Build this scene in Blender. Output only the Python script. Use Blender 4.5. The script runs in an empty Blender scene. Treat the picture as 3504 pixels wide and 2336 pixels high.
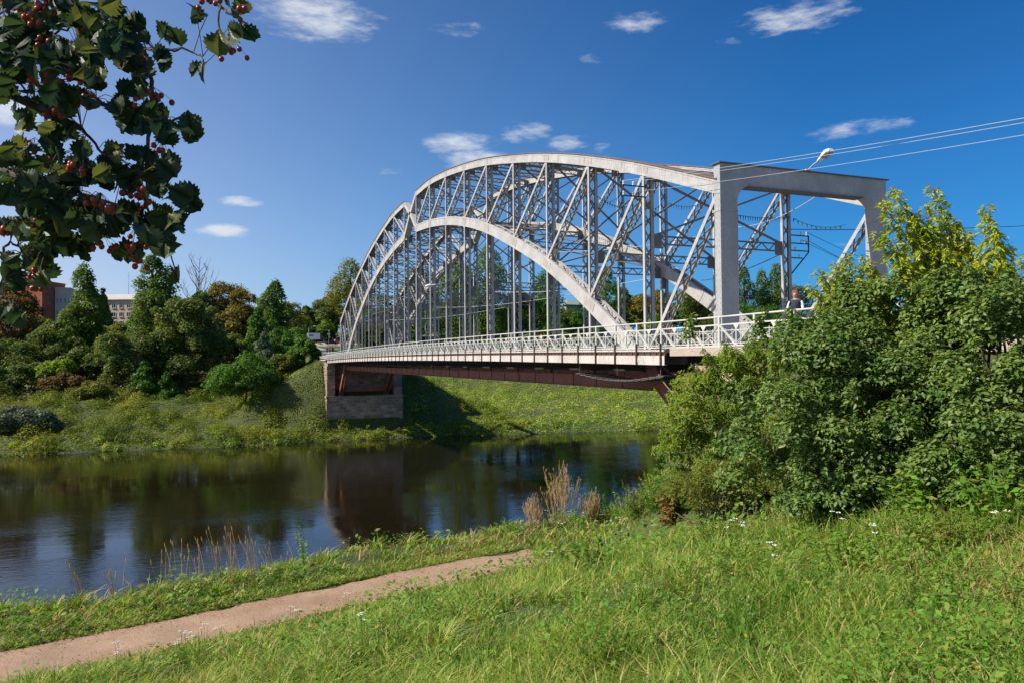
import bpy, math, numpy as np
from mathutils import Vector, Matrix
R = math.radians
SC = bpy.context.scene
COL = SC.collection

# ------------------------------------------------------------------ camera, world, sun, exposure
WZ = 13.6                                   # underside of the bridge fascia above the river surface
EYE = np.array([-17.39, -23.20, 0.24 + WZ])
FPX, PITCH, YAW, ROLL = 2508.99, .0253, .3673, -.0079   # focal length in photo pixels, angles
SUN_AZ = (-.95, .10)                        # towards the sun in plan
SUN_EL = 41.0

cam = bpy.data.cameras.new('camera')
camo = bpy.data.objects.new('camera', cam)
COL.objects.link(camo)
cam.sensor_fit = 'HORIZONTAL'
cam.sensor_width = 36
cam.lens = 36 * FPX / 3504
cam.clip_start, cam.clip_end = .05, 6000
_f = Vector((math.sin(YAW) * math.cos(PITCH), math.cos(YAW) * math.cos(PITCH), math.sin(PITCH)))
_r0 = Vector((math.cos(YAW), -math.sin(YAW), 0))
_u0 = _r0.cross(_f)
_r = _r0 * math.cos(ROLL) + _u0 * math.sin(ROLL)
_u = _u0 * math.cos(ROLL) - _r0 * math.sin(ROLL)
_m = Matrix((_r, _u, -_f)).transposed().to_4x4()
_m.translation = Vector(EYE)
camo.matrix_world = _m
SC.camera = camo

_h = math.hypot(*SUN_AZ)
SUN = Vector((SUN_AZ[0] / _h * math.cos(R(SUN_EL)), SUN_AZ[1] / _h * math.cos(R(SUN_EL)), math.sin(R(SUN_EL))))
W = bpy.data.worlds.new('World')
SC.world = W
W.use_nodes = True
nt = W.node_tree
bg = nt.nodes['Background']
bg.inputs['Strength'].default_value = .079
sky = nt.nodes.new('ShaderNodeTexSky')
sky.sky_type = 'NISHITA'
sky.sun_disc = False
sky.sun_elevation = R(SUN_EL)
sky.sun_rotation = math.atan2(SUN.x, SUN.y)
sky.altitude = 180
sky.air_density, sky.dust_density, sky.ozone_density = 1.0, .25, 3.0


class N:
    """tiny node graph helper"""
    def __init__(self, tree):
        self.t = tree

    def __call__(self, typ, ins=None, out=0, **kw):
        n = self.t.nodes.new(typ)
        for k, v in kw.items():
            setattr(n, k, v)
        for k, v in (ins or {}).items():
            s = n.inputs[k]
            if isinstance(v, bpy.types.NodeSocket):
                self.t.links.new(v, s)
            else:
                s.default_value = v
        return n.outputs[out]

    def math(self, op, a, b=0., c=0., clamp=False):
        return self('ShaderNodeMath', {0: a, 1: b, 2: c}, operation=op, use_clamp=clamp)

    def mix(self, fac, a, b):
        n = self.t.nodes.new('ShaderNodeMix')
        n.data_type = 'RGBA'
        for i, v in ((0, fac), (6, a), (7, b)):
            if isinstance(v, bpy.types.NodeSocket):
                self.t.links.new(v, n.inputs[i])
            else:
                n.inputs[i].default_value = v if i == 0 else (v[0], v[1], v[2], 1)
        return n.outputs[2]

    def ramp(self, fac, lo, hi):
        return self('ShaderNodeMapRange', {0: fac, 1: lo, 2: hi, 3: 0., 4: 1.}, interpolation_type='SMOOTHSTEP')


def cam_dir(px, py):
    """photo pixel -> world direction"""
    X, Y = px - 1752, py - 1168
    x = X * math.cos(ROLL) + Y * math.sin(ROLL)
    y = -X * math.sin(ROLL) + Y * math.cos(ROLL)
    xc, yc = x / FPX, -y / FPX
    d = _r0 * xc + _u0 * yc + _f
    return d


def at(px, py, axis, val):
    d = np.array(cam_dir(px, py))
    return EYE + d * ((val - EYE[axis]) / d[axis])


# a few small fair-weather clouds as a density over sky directions
g = N(nt)
tc = g('ShaderNodeTexCoord', out='Generated')
lon = Vector((math.cos(YAW), -math.sin(YAW), 0))
CLOUDS = [  # photo x, y, half width, half height, strength
    (1090, 55, 210, 75, 1.1), (900, 25, 80, 40, .5), (2720, 60, 190, 52, .95), (2840, 20, 80, 35, .8), (2180, 75, 120, 36, .8), (2020, 205, 50, 22, .55),
    (1570, 490, 150, 42, 1.), (1620, 545, 130, 42, 1.1), (1800, 455, 110, 36, .95), (1940, 490, 90, 30, .95),
    (2060, 505, 40, 36, .6), (1560, 100, 140, 40, .5), (2880, 450, 130, 32, .75), (3010, 430, 110, 26, .7),
    (820, 690, 80, 18, 1.), (770, 790, 110, 24, 1.15), (30, 380, 90, 44, 1.2), (1330, 590, 60, 15, .5), (2500, 140, 60, 30, .4),
    (1170, 765, 60, 12, .35), (2830, 845, 90, 24, .4), (2240, 165, 50, 24, .3), (1370, 470, 40, 14, .4)]
up = Vector((0, 0, 1))
nvec = g('ShaderNodeMapping', {'Vector': tc, 'Scale': (1., 1., 3.4)})
warp = g('ShaderNodeTexNoise', {'Vector': nvec, 'Scale': 30., 'Detail': 9., 'Roughness': .62})
big = g('ShaderNodeTexNoise', {'Vector': nvec, 'Scale': 11., 'Detail': 3.})
dens = None
for (px, py, hw, hh, st) in CLOUDS:
    d = cam_dir(px, py).normalized()
    e1 = Vector((d.y, -d.x, 0)).normalized()
    e2 = e1.cross(d)
    a = g.math('DIVIDE', g('ShaderNodeVectorMath', {0: tc, 1: e1}, out='Value', operation='DOT_PRODUCT'), hw / FPX * 1.15)
    b = g.math('DIVIDE', g.math('SUBTRACT', g('ShaderNodeVectorMath', {0: tc, 1: e2}, out='Value', operation='DOT_PRODUCT'), 0.), hh / FPX * 1.25)
    r2 = g.math('ADD', g.math('MULTIPLY', a, a), g.math('MULTIPLY', b, b))
    front = g.math('GREATER_THAN', g('ShaderNodeVectorMath', {0: tc, 1: d}, out='Value', operation='DOT_PRODUCT'), .5)
    q = g.math('MULTIPLY', g.math('MULTIPLY', g.math('SUBTRACT', 1., r2, clamp=True), st), front)
    dens = q if dens is None else g.math('MAXIMUM', dens, q)
nz = g.math('ADD', g.math('MULTIPLY', warp, 1.5), g.math('MULTIPLY', big, .35))
dens2 = g.ramp(g.math('ADD', g.math('MULTIPLY', dens, .9), g.math('SUBTRACT', nz, 1.12)), .12, 1.08)
dens2 = g.math('MULTIPLY', dens2, g.ramp(dens, .0, .22))
sunh = Vector((SUN.x, SUN.y, 0)).normalized()
flatd = g('ShaderNodeVectorMath', {0: g('ShaderNodeVectorMath', {0: tc, 1: (1, 1, 0)}, operation='MULTIPLY')}, operation='NORMALIZE')
sunny = g('ShaderNodeVectorMath', {0: flatd, 1: sunh}, out='Value', operation='DOT_PRODUCT')   # 1 below the sun, -1 opposite
elev = g('ShaderNodeSeparateXYZ', {0: tc}, out='Z')
satf = g('ShaderNodeMapRange', {0: sunny, 1: -.6, 2: .5, 3: 1.20, 4: 1.02})
valf = g('ShaderNodeMapRange', {0: sunny, 1: -.7, 2: .1, 3: .98, 4: 1.28})
hsv = g('ShaderNodeHueSaturation', {'Hue': .502, 'Saturation': satf, 'Value': valf, 'Color': sky.outputs[0]})
hz = g.math('MULTIPLY', g.math('POWER', 2.718, g.math('MULTIPLY', g.math('MAXIMUM', elev, 0.), -6.5)), g('ShaderNodeMapRange', {0: sunny, 1: -.6, 2: .5, 3: .72, 4: .95}))
hzc = g.mix(g('ShaderNodeMapRange', {0: sunny, 1: -.6, 2: .5}), (2.3, 4.6, 7.9), (5.7, 6.5, 7.6))
hsv = g.mix(hz, hsv, hzc)
tint = g.mix(g('ShaderNodeMapRange', {0: sunny, 1: -.62, 2: .3}), (.21, .66, .97), (.97, .93, 1.0))
hsv = g('ShaderNodeVectorMath', {0: hsv, 1: tint}, operation='MULTIPLY')
cl = g.mix(g.math('MULTIPLY', dens2, .85), (0, 0, 0), (7.6, 8.0, 8.6))
keep = g.math('SUBTRACT', 1., g.math('MULTIPLY', dens2, .9))
skyk = g('ShaderNodeVectorMath', {0: hsv, 'Scale': keep}, operation='SCALE')
tot = g('ShaderNodeVectorMath', {0: skyk, 1: cl}, operation='ADD')
nt.links.new(tot, bg.inputs['Color'])

sl = bpy.data.lights.new('sun', 'SUN')
sl.energy = 5.0
sl.angle = R(.53)
sl.color = (1., .93, .82)
so = bpy.data.objects.new('sun', sl)
so.rotation_euler = (-SUN).to_track_quat('-Z', 'Y').to_euler()
so.location = (0, 0, 60)
COL.objects.link(so)

SC.view_settings.view_transform = 'Standard'
SC.view_settings.look = 'None'
SC.view_settings.exposure = 0.42
SC.view_settings.gamma = 1
SC.cycles.max_bounces = 6
SC.cycles.diffuse_bounces = 2
SC.cycles.glossy_bounces = 2
SC.cycles.transmission_bounces = 3
SC.cycles.transparent_max_bounces = 4

# ------------------------------------------------------------------ materials
MAT = {}


def newmat(name):
    m = bpy.data.materials.new(name)
    m.use_nodes = True
    MAT[name] = m
    return m, N(m.node_tree), m.node_tree.nodes['Principled BSDF']


def link(m, a, b):
    m.node_tree.links.new(a, b)


def flat(name, col, rough=.6, metal=0., var=.12, scale=6., spec=.4):
    m, g, p = newmat(name)
    oc = g('ShaderNodeTexCoord', out='Object')
    n = g('ShaderNodeTexNoise', {'Vector': oc, 'Scale': scale, 'Detail': 5., 'Roughness': .65})
    c = g.mix(n, tuple(x * (1 - var * 1.6) for x in col), tuple(min(1, x * (1 + var * 1.6)) for x in col))
    link(m, c, p.inputs['Base Color'])
    p.inputs['Roughness'].default_value = rough
    p.inputs['Metallic'].default_value = metal
    p.inputs['Specular IOR Level'].default_value = spec
    return m


def paint(name, col, rust, amount, streak=True):
    """old oil paint on riveted steel: chalky, with rust freckles and runs"""
    m, g, p = newmat(name)
    oc = g('ShaderNodeTexCoord', out='Object')
    n1 = g('ShaderNodeTexNoise', {'Vector': oc, 'Scale': .9, 'Detail': 6., 'Roughness': .7})
    st = g('ShaderNodeTexNoise', {'Vector': g('ShaderNodeMapping', {'Vector': oc, 'Scale': (7., 7., .8) if streak else (3., 3., 3.)}), 'Scale': 1.6, 'Detail': 6., 'Roughness': .7})
    n3 = g('ShaderNodeTexNoise', {'Vector': oc, 'Scale': 14., 'Detail': 4., 'Roughness': .7})
    base = g.mix(g.ramp(n1, .3, .7), tuple(x * .72 for x in col), col)
    base = g.mix(g.math('MULTIPLY', g.ramp(n3, .4, .75), .42), base, tuple(x * .55 for x in col))
    f = g.ramp(g.math('ADD', g.math('MULTIPLY', st, .75), g.math('MULTIPLY', n3, .3)), .62 - amount, .82 - amount)
    c = g.mix(g.math('MULTIPLY', f, .8), base, rust)
    link(m, c, p.inputs['Base Color'])
    p.inputs['Roughness'].default_value = .62
    p.inputs['Specular IOR Level'].default_value = .35
    b = g('ShaderNodeBump', {'Height': n3, 'Strength': .15, 'Distance': .02})
    link(m, b, p.inputs['Normal'])
    return m


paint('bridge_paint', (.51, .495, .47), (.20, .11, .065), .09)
paint('shade_grime_paint', (.27, .25, .225), (.15, .09, .06), .07)  # grimy lattice steel, with the shade between the bars darkened into its colour
paint('joint_paint', (.47, .435, .395), (.22, .125, .075), .12)
paint('portal_paint', (.42, .425, .42), (.25, .16, .11), -.02)
paint('rail_paint', (.62, .62, .56), (.32, .2, .12), -.01)
paint('fascia_paint', (.64, .59, .54), (.34, .12, .055), .10)
paint('rust_steel', (.12, .065, .045), (.07, .04, .028), .10)
paint('red_oxide', (.34, .125, .085), (.10, .045, .03), .08)
paint('rusty_top', (.24, .155, .125), (.16, .09, .07), .1, False)
flat('cap_steel', (.13, .12, .11), .7, var=.25)
flat('dark_steel', (.06, .055, .055), .6)
flat('concrete', (.42, .34, .28), .85, var=.2)
flat('asphalt', (.06, .06, .06), .9, var=.2)
flat('planks', (.10, .085, .075), .85, var=.3)
flat('porcelain', (.72, .72, .7), .3, var=.05)
flat('lamp_white', (.75, .75, .74), .4, var=.06)
flat('lamp_glass', (.25, .26, .26), .2, var=.06)
flat('cable_light', (.42, .43, .44), .5, var=.05)
flat('cable_dark', (.02, .022, .03), .6, var=.05)
flat('flag_green', (.01, .06, .06), .6, var=.2)


def stone(name, col, mortar, bw, bh):
    m, g, p = newmat(name)
    oc = g('ShaderNodeTexCoord', out='Object')
    geo = g('ShaderNodeNewGeometry', out='Normal')
    sx = g('ShaderNodeSeparateXYZ', {0: geo}, out='X')
    side = g.math('GREATER_THAN', g.math('ABSOLUTE', sx), .7)
    sxyz = g.t.nodes.new('ShaderNodeSeparateXYZ')
    link(m, oc, sxyz.inputs[0])
    hx = g('ShaderNodeMix', {0: side, 2: sxyz.outputs['X'], 3: sxyz.outputs['Y']}, out=0)
    vec = g('ShaderNodeCombineXYZ', {0: hx, 1: sxyz.outputs['Z'], 2: 0.})
    br = g.t.nodes.new('ShaderNodeTexBrick')
    link(m, vec, br.inputs['Vector'])
    br.inputs['Scale'].default_value = 1
    br.inputs['Brick Width'].default_value = bw
    br.inputs['Row Height'].default_value = bh
    br.inputs['Mortar Size'].default_value = .035
    br.inputs['Mortar Smooth'].default_value = .3
    br.inputs['Bias'].default_value = 0
    br.inputs['Color1'].default_value = (*[x * .52 for x in col], 1)
    br.inputs['Color2'].default_value = (*[x * 1.35 for x in col], 1)
    br.inputs['Mortar'].default_value = (*mortar, 1)
    n = g('ShaderNodeTexNoise', {'Vector': oc, 'Scale': 1.3, 'Detail': 7., 'Roughness': .7})
    c = g.mix(g.math('MULTIPLY', g.ramp(n, .42, .75), .6), br.outputs['Color'], tuple(x * .45 for x in col))
    link(m, c, p.inputs['Base Color'])
    p.inputs['Roughness'].default_value = .9
    h = g.math('ADD', g.math('MULTIPLY', br.outputs['Fac'], -1.), g.math('MULTIPLY', n, .8))
    link(m, g('ShaderNodeBump', {'Height': h, 'Strength': .6, 'Distance': .06}), p.inputs['Normal'])
    return m


stone('pier_stone', (.40, .27, .18), (.42, .34, .26), 1.15, .52)
stone('red_brick', (.52, .115, .05), (.42, .16, .10), .5, .15)


def leafmat(name, a, b, c=None, trans=.35, pscale=.25, rough=.5, third=.12):
    """leaves: every leaf its own tint, drifting over the plant; light passes through"""
    m, g, p = newmat(name)
    geo = g.t.nodes.new('ShaderNodeNewGeometry')
    rnd = geo.outputs['Random Per Island']
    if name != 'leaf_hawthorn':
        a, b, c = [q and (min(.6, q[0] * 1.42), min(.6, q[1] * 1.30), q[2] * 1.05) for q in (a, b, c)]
    n = g('ShaderNodeTexNoise', {'Vector': geo.outputs['Position'], 'Scale': pscale, 'Detail': 3.})
    f = g.math('ADD', g.math('MULTIPLY', rnd, .7), g.math('MULTIPLY', g.math('SUBTRACT', n, .5), 1.8), clamp=True)
    col = g.mix(f, a, b)
    if c:
        r2 = g('ShaderNodeTexWhiteNoise', {'W': rnd}, noise_dimensions='1D')
        col = g.mix(g.math('LESS_THAN', r2, third), col, c)
    link(m, col, p.inputs['Base Color'])
    p.inputs['Roughness'].default_value = rough
    p.inputs['Specular IOR Level'].default_value = .14 if rough >= .5 else .3
    tr = g.t.nodes.new('ShaderNodeBsdfTranslucent')
    hs = g('ShaderNodeHueSaturation', {'Hue': .48, 'Saturation': 1.15, 'Value': 1.6, 'Color': col})
    link(m, hs, tr.inputs['Color'])
    mx = g.t.nodes.new('ShaderNodeMixShader')
    mx.inputs[0].default_value = trans
    link(m, p.outputs[0], mx.inputs[1])
    link(m, tr.outputs[0], mx.inputs[2])
    link(m, mx.outputs[0], m.node_tree.nodes['Material Output'].inputs['Surface'])
    return m


leafmat('leaf_poplar', (.045, .10, .020), (.13, .20, .045))
leafmat('leaf_dark', (.042, .088, .024), (.13, .17, .048), (.17, .165, .055))
leafmat('leaf_spruce', (.018, .036, .022), (.05, .07, .042), trans=.12)
leafmat('leaf_gold', (.11, .105, .025), (.22, .18, .045), (.08, .11, .03), third=.25)
leafmat('leaf_brown', (.095, .075, .03), (.17, .12, .05), (.05, .065, .02))
leafmat('leaf_green', (.035, .10, .018), (.10, .20, .04))
leafmat('leaf_bright', (.11, .19, .025), (.24, .33, .055))
leafmat('leaf_olive', (.065, .10, .02), (.16, .19, .045), (.21, .20, .06))
leafmat('leaf_willow', (.07, .10, .065), (.13, .17, .11), trans=.2)
leafmat('leaf_lilac', (.042, .098, .022), (.135, .205, .055), (.15, .21, .055), trans=.26, pscale=.8, rough=.45)
leafmat('leaf_maple', (.085, .165, .028), (.21, .29, .065), (.24, .26, .08), trans=.42, pscale=.9)
leafmat('leaf_shoot', (.17, .26, .03), (.38, .44, .085), (.42, .45, .13), trans=.45, pscale=.9)
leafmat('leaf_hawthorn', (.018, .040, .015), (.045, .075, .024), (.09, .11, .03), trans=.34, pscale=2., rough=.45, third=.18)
leafmat('leaf_dead', (.13, .075, .03), (.22, .14, .06), (.10, .06, .03), trans=.2)
leafmat('grass_blade', (.075, .165, .026), (.27, .36, .085), (.40, .36, .17), trans=.36, pscale=.95, rough=.5, third=.11)
leafmat('grass_dry', (.30, .23, .11), (.45, .37, .2), trans=.3)
leafmat('weed_leaf', (.055, .15, .02), (.16, .28, .05), (.20, .21, .05), trans=.35, pscale=.9)
leafmat('bank_leaf', (.050, .105, .017), (.22, .255, .045), (.27, .23, .06), trans=.30, pscale=.13, third=.05)
leafmat('bank_grass', (.10, .20, .03), (.28, .38, .06), (.33, .31, .09), trans=.3, pscale=.12)
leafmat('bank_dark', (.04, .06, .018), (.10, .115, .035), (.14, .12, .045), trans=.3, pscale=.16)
flat('petal', (.75, .75, .68), .6, var=.08)
flat('berry', (.38, .045, .015), .3, var=.5, scale=30., spec=.5)
flat('bark', (.10, .075, .055), .9, var=.3, scale=12.)
flat('bark_grey', (.17, .155, .14), .9, var=.3, scale=8.)
flat('twig_dry', (.42, .28, .13), .8, var=.25)

# ground, water, path
m, g, p = newmat('soil')
ps = g('ShaderNodeNewGeometry', out='Position')
n = g('ShaderNodeTexNoise', {'Vector': ps, 'Scale': .6, 'Detail': 7., 'Roughness': .7})
n2 = g('ShaderNodeTexNoise', {'Vector': ps, 'Scale': 5., 'Detail': 6., 'Roughness': .7})
c = g.mix(g.ramp(n, .35, .7), (.05, .075, .014), (.085, .10, .022))
c = g.mix(g.math('MULTIPLY', g.ramp(n2, .45, .8), .6), c, (.085, .065, .035))
link(m, c, p.inputs['Base Color'])
p.inputs['Roughness'].default_value = .95
link(m, g('ShaderNodeBump', {'Height': n2, 'Strength': .8, 'Distance': .1}), p.inputs['Normal'])

m, g, p = newmat('dirt')
ps = g('ShaderNodeNewGeometry', out='Position')
n = g('ShaderNodeTexNoise', {'Vector': ps, 'Scale': 1.1, 'Detail': 6., 'Roughness': .65})
n2 = g('ShaderNodeTexNoise', {'Vector': ps, 'Scale': 26., 'Detail': 6., 'Roughness': .75})
vo = g('ShaderNodeTexVoronoi', {'Vector': ps, 'Scale': 30.}, out='Distance')
c = g.mix(g.ramp(n, .3, .7), (.33, .20, .12), (.44, .29, .185))
c = g.mix(g.math('MULTIPLY', g.ramp(n2, .42, .7), .65), c, (.17, .11, .07))
dp = g('ShaderNodeTexNoise', {'Vector': ps, 'Scale': .42, 'Detail': 5., 'Roughness': .6})
c = g.mix(g.math('MULTIPLY', g.ramp(dp, .46, .66), .45), c, (.20, .135, .085))
c = g.mix(g.math('MULTIPLY', g.ramp(vo, .22, .08), .35), c, (.45, .37, .29))
link(m, c, p.inputs['Base Color'])
p.inputs['Roughness'].default_value = .95
link(m, g('ShaderNodeBump', {'Height': n2, 'Strength': .5, 'Distance': .03}), p.inputs['Normal'])

m, g, p = newmat('river_water')
ps = g('ShaderNodeNewGeometry', out='Position')
p.inputs['Base Color'].default_value = (.013, .010, .004, 1)
p.inputs['Roughness'].default_value = .035
p.inputs['IOR'].default_value = 1.7
p.inputs['Specular Tint'].default_value = (.62, .84, 1., 1)
mp = g('ShaderNodeMapping', {'Vector': ps, 'Scale': (.5, 1.3, 1.)})
w1 = g('ShaderNodeTexNoise', {'Vector': mp, 'Scale': 2.6, 'Detail': 4., 'Roughness': .55, 'Distortion': .6})
w2 = g('ShaderNodeTexNoise', {'Vector': mp, 'Scale': .30, 'Detail': 3., 'Roughness': .5})
patch = g.ramp(g('ShaderNodeTexNoise', {'Vector': g('ShaderNodeMapping', {'Vector': ps, 'Scale': (.025, .085, 1.)}), 'Scale': 1., 'Detail': 4.}), .36, .68)
hh = g.math('ADD', g.math('MULTIPLY', w1, g.math('ADD', .10, g.math('MULTIPLY', patch, .55))), g.math('MULTIPLY', w2, .7))
link(m, g('ShaderNodeBump', {'Height': hh, 'Strength': .22, 'Distance': .10}), p.inputs['Normal'])


# ------------------------------------------------------------------ mesh helpers
class MB:
    """collects shapes and links them as one mesh object"""
    def __init__(self):
        self.v, self.f = [], []

    def quadbox(self, P):
        b = len(self.v)
        self.v += [tuple(q) for q in P]
        for q in ((0, 3, 2, 1), (4, 5, 6, 7), (0, 1, 5, 4), (1, 2, 6, 5), (2, 3, 7, 6), (3, 0, 4, 7)):
            self.f.append(tuple(b + i for i in q))

    def box(self, x0, x1, y0, y1, z0, z1):
        self.quadbox([(x0, y0, z0), (x1, y0, z0), (x1, y1, z0), (x0, y1, z0), (x0, y0, z1), (x1, y0, z1), (x1, y1, z1), (x0, y1, z1)])

    def bar(self, a, b, w, h, up=(0, 0, 1)):
        """rectangular bar from a to b, h across along up, w across along the third axis"""
        a, b, up = Vector(a), Vector(b), Vector(up)
        d = (b - a).normalized()
        s = d.cross(up)
        if s.length < 1e-4:
            s = d.cross(Vector((1, 0, 0)))
        s.normalize()
        u = s.cross(d).normalized()
        s, u = s * (w / 2), u * (h / 2)
        self.quadbox([a - s - u, a + s - u, a + s + u, a - s + u, b - s - u, b + s - u, b + s + u, b - s + u])

    def tube(self, pts, rad, n=6, cap=True):
        pts = [Vector(q) for q in pts]
        if not hasattr(rad, '__len__'):
            rad = [rad] * len(pts)
        base = len(self.v)
        ref = Vector((.31, .17, .93))
        for i, q in enumerate(pts):
            d = (pts[min(i + 1, len(pts) - 1)] - pts[max(i - 1, 0)])
            if d.length < 1e-9:
                d = Vector((0, 0, 1))
            d.normalize()
            s = d.cross(ref)
            if s.length < .05:
                s = d.cross(Vector((1, 0, 0)))
            s.normalize()
            t = d.cross(s)
            for k in range(n):
                an = 2 * math.pi * k / n
                self.v.append(tuple(q + (s * math.cos(an) + t * math.sin(an)) * rad[i]))
        for i in range(len(pts) - 1):
            for k in range(n):
                a = base + i * n + k
                b = base + i * n + (k + 1) % n
                self.f.append((a, b, b + n, a + n))
        if cap:
            self.f.append(tuple(base + k for k in range(n))[::-1])
            self.f.append(tuple(base + (len(pts) - 1) * n + k for k in range(n)))

    def sweep(self, pts, x0, x1, lo, hi):
        """band in the y-z plane along pts [(y,z)], from x0 to x1, from offset lo to hi along the normal"""
        P = [np.array(q, float) for q in pts]
        base = len(self.v)
        for i, q in enumerate(P):
            d = P[min(i + 1, len(P) - 1)] - P[max(i - 1, 0)]
            d /= np.linalg.norm(d)
            nrm = np.array((-d[1], d[0]))
            sc = 1.
            if 0 < i < len(P) - 1:
                d1 = P[i] - P[i - 1]
                d1 /= np.linalg.norm(d1)
                sc = 1 / max(.4, abs(float(np.dot(nrm, (-d1[1], d1[0])))))
            for (x, o) in ((x0, lo), (x1, lo), (x1, hi), (x0, hi)):
                r = q + nrm * o * sc
                self.v.append((x, r[0], r[1]))
        for i in range(len(P) - 1):
            for k in range(4):
                a, b = base + i * 4 + k, base + i * 4 + (k + 1) % 4
                self.f.append((a, b, b + 4, a + 4))
        self.f.append((base + 3, base + 2, base + 1, base))
        e = base + (len(P) - 1) * 4
        self.f.append((e, e + 1, e + 2, e + 3))

    def lace(self, a0, a1, b0, b1, n, w=.06, t=.014, inset=0.):
        """crossed flats between line a0-a1 and line b0-b1"""
        a0, a1, b0, b1 = map(Vector, (a0, a1, b0, b1))
        nor = (a1 - a0).cross(b0 - a0)
        if nor.length < 1e-6:
            return
        nor.normalize()
        for i in range(n):
            p, q = i / n, (i + 1) / n
            self.bar(a0.lerp(a1, p) + nor * t * .55, b0.lerp(b1, q) + nor * t * .55, w, t, nor)
            self.bar(b0.lerp(b1, p) - nor * t * .55, a0.lerp(a1, q) - nor * t * .55, w, t, nor)

    def ball(self, c, r, seg=8, rings=5, sc=(1, 1, 1)):
        base = len(self.v)
        for i in range(rings + 1):
            th = math.pi * i / rings
            for k in range(seg):
                ph = 2 * math.pi * k / seg
                self.v.append((c[0] + r * sc[0] * math.sin(th) * math.cos(ph), c[1] + r * sc[1] * math.sin(th) * math.sin(ph), c[2] + r * sc[2] * math.cos(th)))
        for i in range(rings):
            for k in range(seg):
                a, b = base + i * seg + k, base + i * seg + (k + 1) % seg
                self.f.append((a, a + seg, b + seg, b))

    def build(self, name, mat, parent=None, smooth=False, mats=None, loc=None):
        me = bpy.data.meshes.new(name)
        me.from_pydata([tuple(q) for q in self.v], [], self.f)
        for mm in (mats or [mat]):
            me.materials.append(MAT[mm] if isinstance(mm, str) else mm)
        if smooth:
            me.polygons.foreach_set('use_smooth', [True] * len(me.polygons))
        me.update()
        o = bpy.data.objects.new(name, me)
        COL.objects.link(o)
        if parent:
            o.parent = parent
        if loc is not None:
            o.location = loc
        return o


def np_mesh(name, V, F, mat, parent=None, smooth=False):
    """V (n,3); F (m,k) all of one size"""
    V = np.ascontiguousarray(V, np.float32)
    F = np.ascontiguousarray(F, np.int32)
    me = bpy.data.meshes.new(name)
    me.vertices.add(len(V))
    me.vertices.foreach_set('co', V.ravel())
    k = F.shape[1]
    me.loops.add(F.size)
    me.loops.foreach_set('vertex_index', F.ravel())
    me.polygons.add(len(F))
    me.polygons.foreach_set('loop_start', np.arange(0, F.size, k, dtype=np.int32))
    me.polygons.foreach_set('loop_total', np.full(len(F), k, np.int32))
    if smooth:
        me.polygons.foreach_set('use_smooth', np.ones(len(F), bool))
    me.materials.append(MAT[mat])
    me.update(calc_edges=True)
    o = bpy.data.objects.new(name, me)
    COL.objects.link(o)
    if parent:
        o.parent = parent
    return o


def tag(o, label=None, cat=None, group=None, kind=None):
    if label:
        o['label'] = label
    if cat:
        o['category'] = cat
    if group:
        o['group'] = group
    if kind:
        o['kind'] = kind
    return o


def thing(name, label, cat, loc=(0, 0, 0), rz=0., group=None):
    o = bpy.data.objects.new(name, None)
    o.empty_display_size = .3
    COL.objects.link(o)
    o.location = loc
    o.rotation_euler = (0, 0, rz)
    return tag(o, label, cat, group)


def copy_thing(o, loc=None, rz=None, parent=None):
    c = o.copy()
    COL.objects.link(c)
    if parent:
        c.parent = parent
    if loc is not None:
        c.location = loc
    if rz is not None:
        c.rotation_euler = (0, 0, rz)
    for ch in list(o.children):
        copy_thing(ch, parent=c)
    return c


# value noise for terrain and planting
_rs = np.random.RandomState(7)
_tab = _rs.rand(256, 256)


def vnoise(x, y):
    x, y = np.asarray(x, float), np.asarray(y, float)
    xi, yi = np.floor(x).astype(int), np.floor(y).astype(int)
    fx, fy = x - xi, y - yi
    fx, fy = fx * fx * (3 - 2 * fx), fy * fy * (3 - 2 * fy)
    t = lambda a, b: _tab[a & 255, b & 255]
    return (t(xi, yi) * (1 - fx) + t(xi + 1, yi) * fx) * (1 - fy) + (t(xi, yi + 1) * (1 - fx) + t(xi + 1, yi + 1) * fx) * fy


def fbm(x, y, o=4):
    s, a, f = 0., .5, 1.
    for i in range(o):
        s = s + a * vnoise(x * f + 17.3 * i, y * f + 5.1 * i)
        a *= .5
        f *= 2.03
    return s

# ------------------------------------------------------------------ ground, river, path
PZ = 8.54
_pp = np.array([at(px, py, 2, PZ)[:2] for px, py in ((-900, 2440), (0, 2290), (500, 2185), (1000, 2076), (1400, 1990), (1800, 1912), (2130, 1850), (2450, 1793))])
_pp = np.vstack([[_pp[0, 0] - 60, _pp[0, 1] - 8], _pp, [_pp[-1, 0] + 5, _pp[-1, 1] + 5.5], [_pp[-1, 0] + 40, _pp[-1, 1] + 8]])


def path_y(x):
    return np.interp(x, _pp[:, 0], _pp[:, 1])


def smooth(a, b, x):
    t = np.clip((x - a) / (b - a), 0, 1)
    return t * t * (3 - 2 * t)


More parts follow.
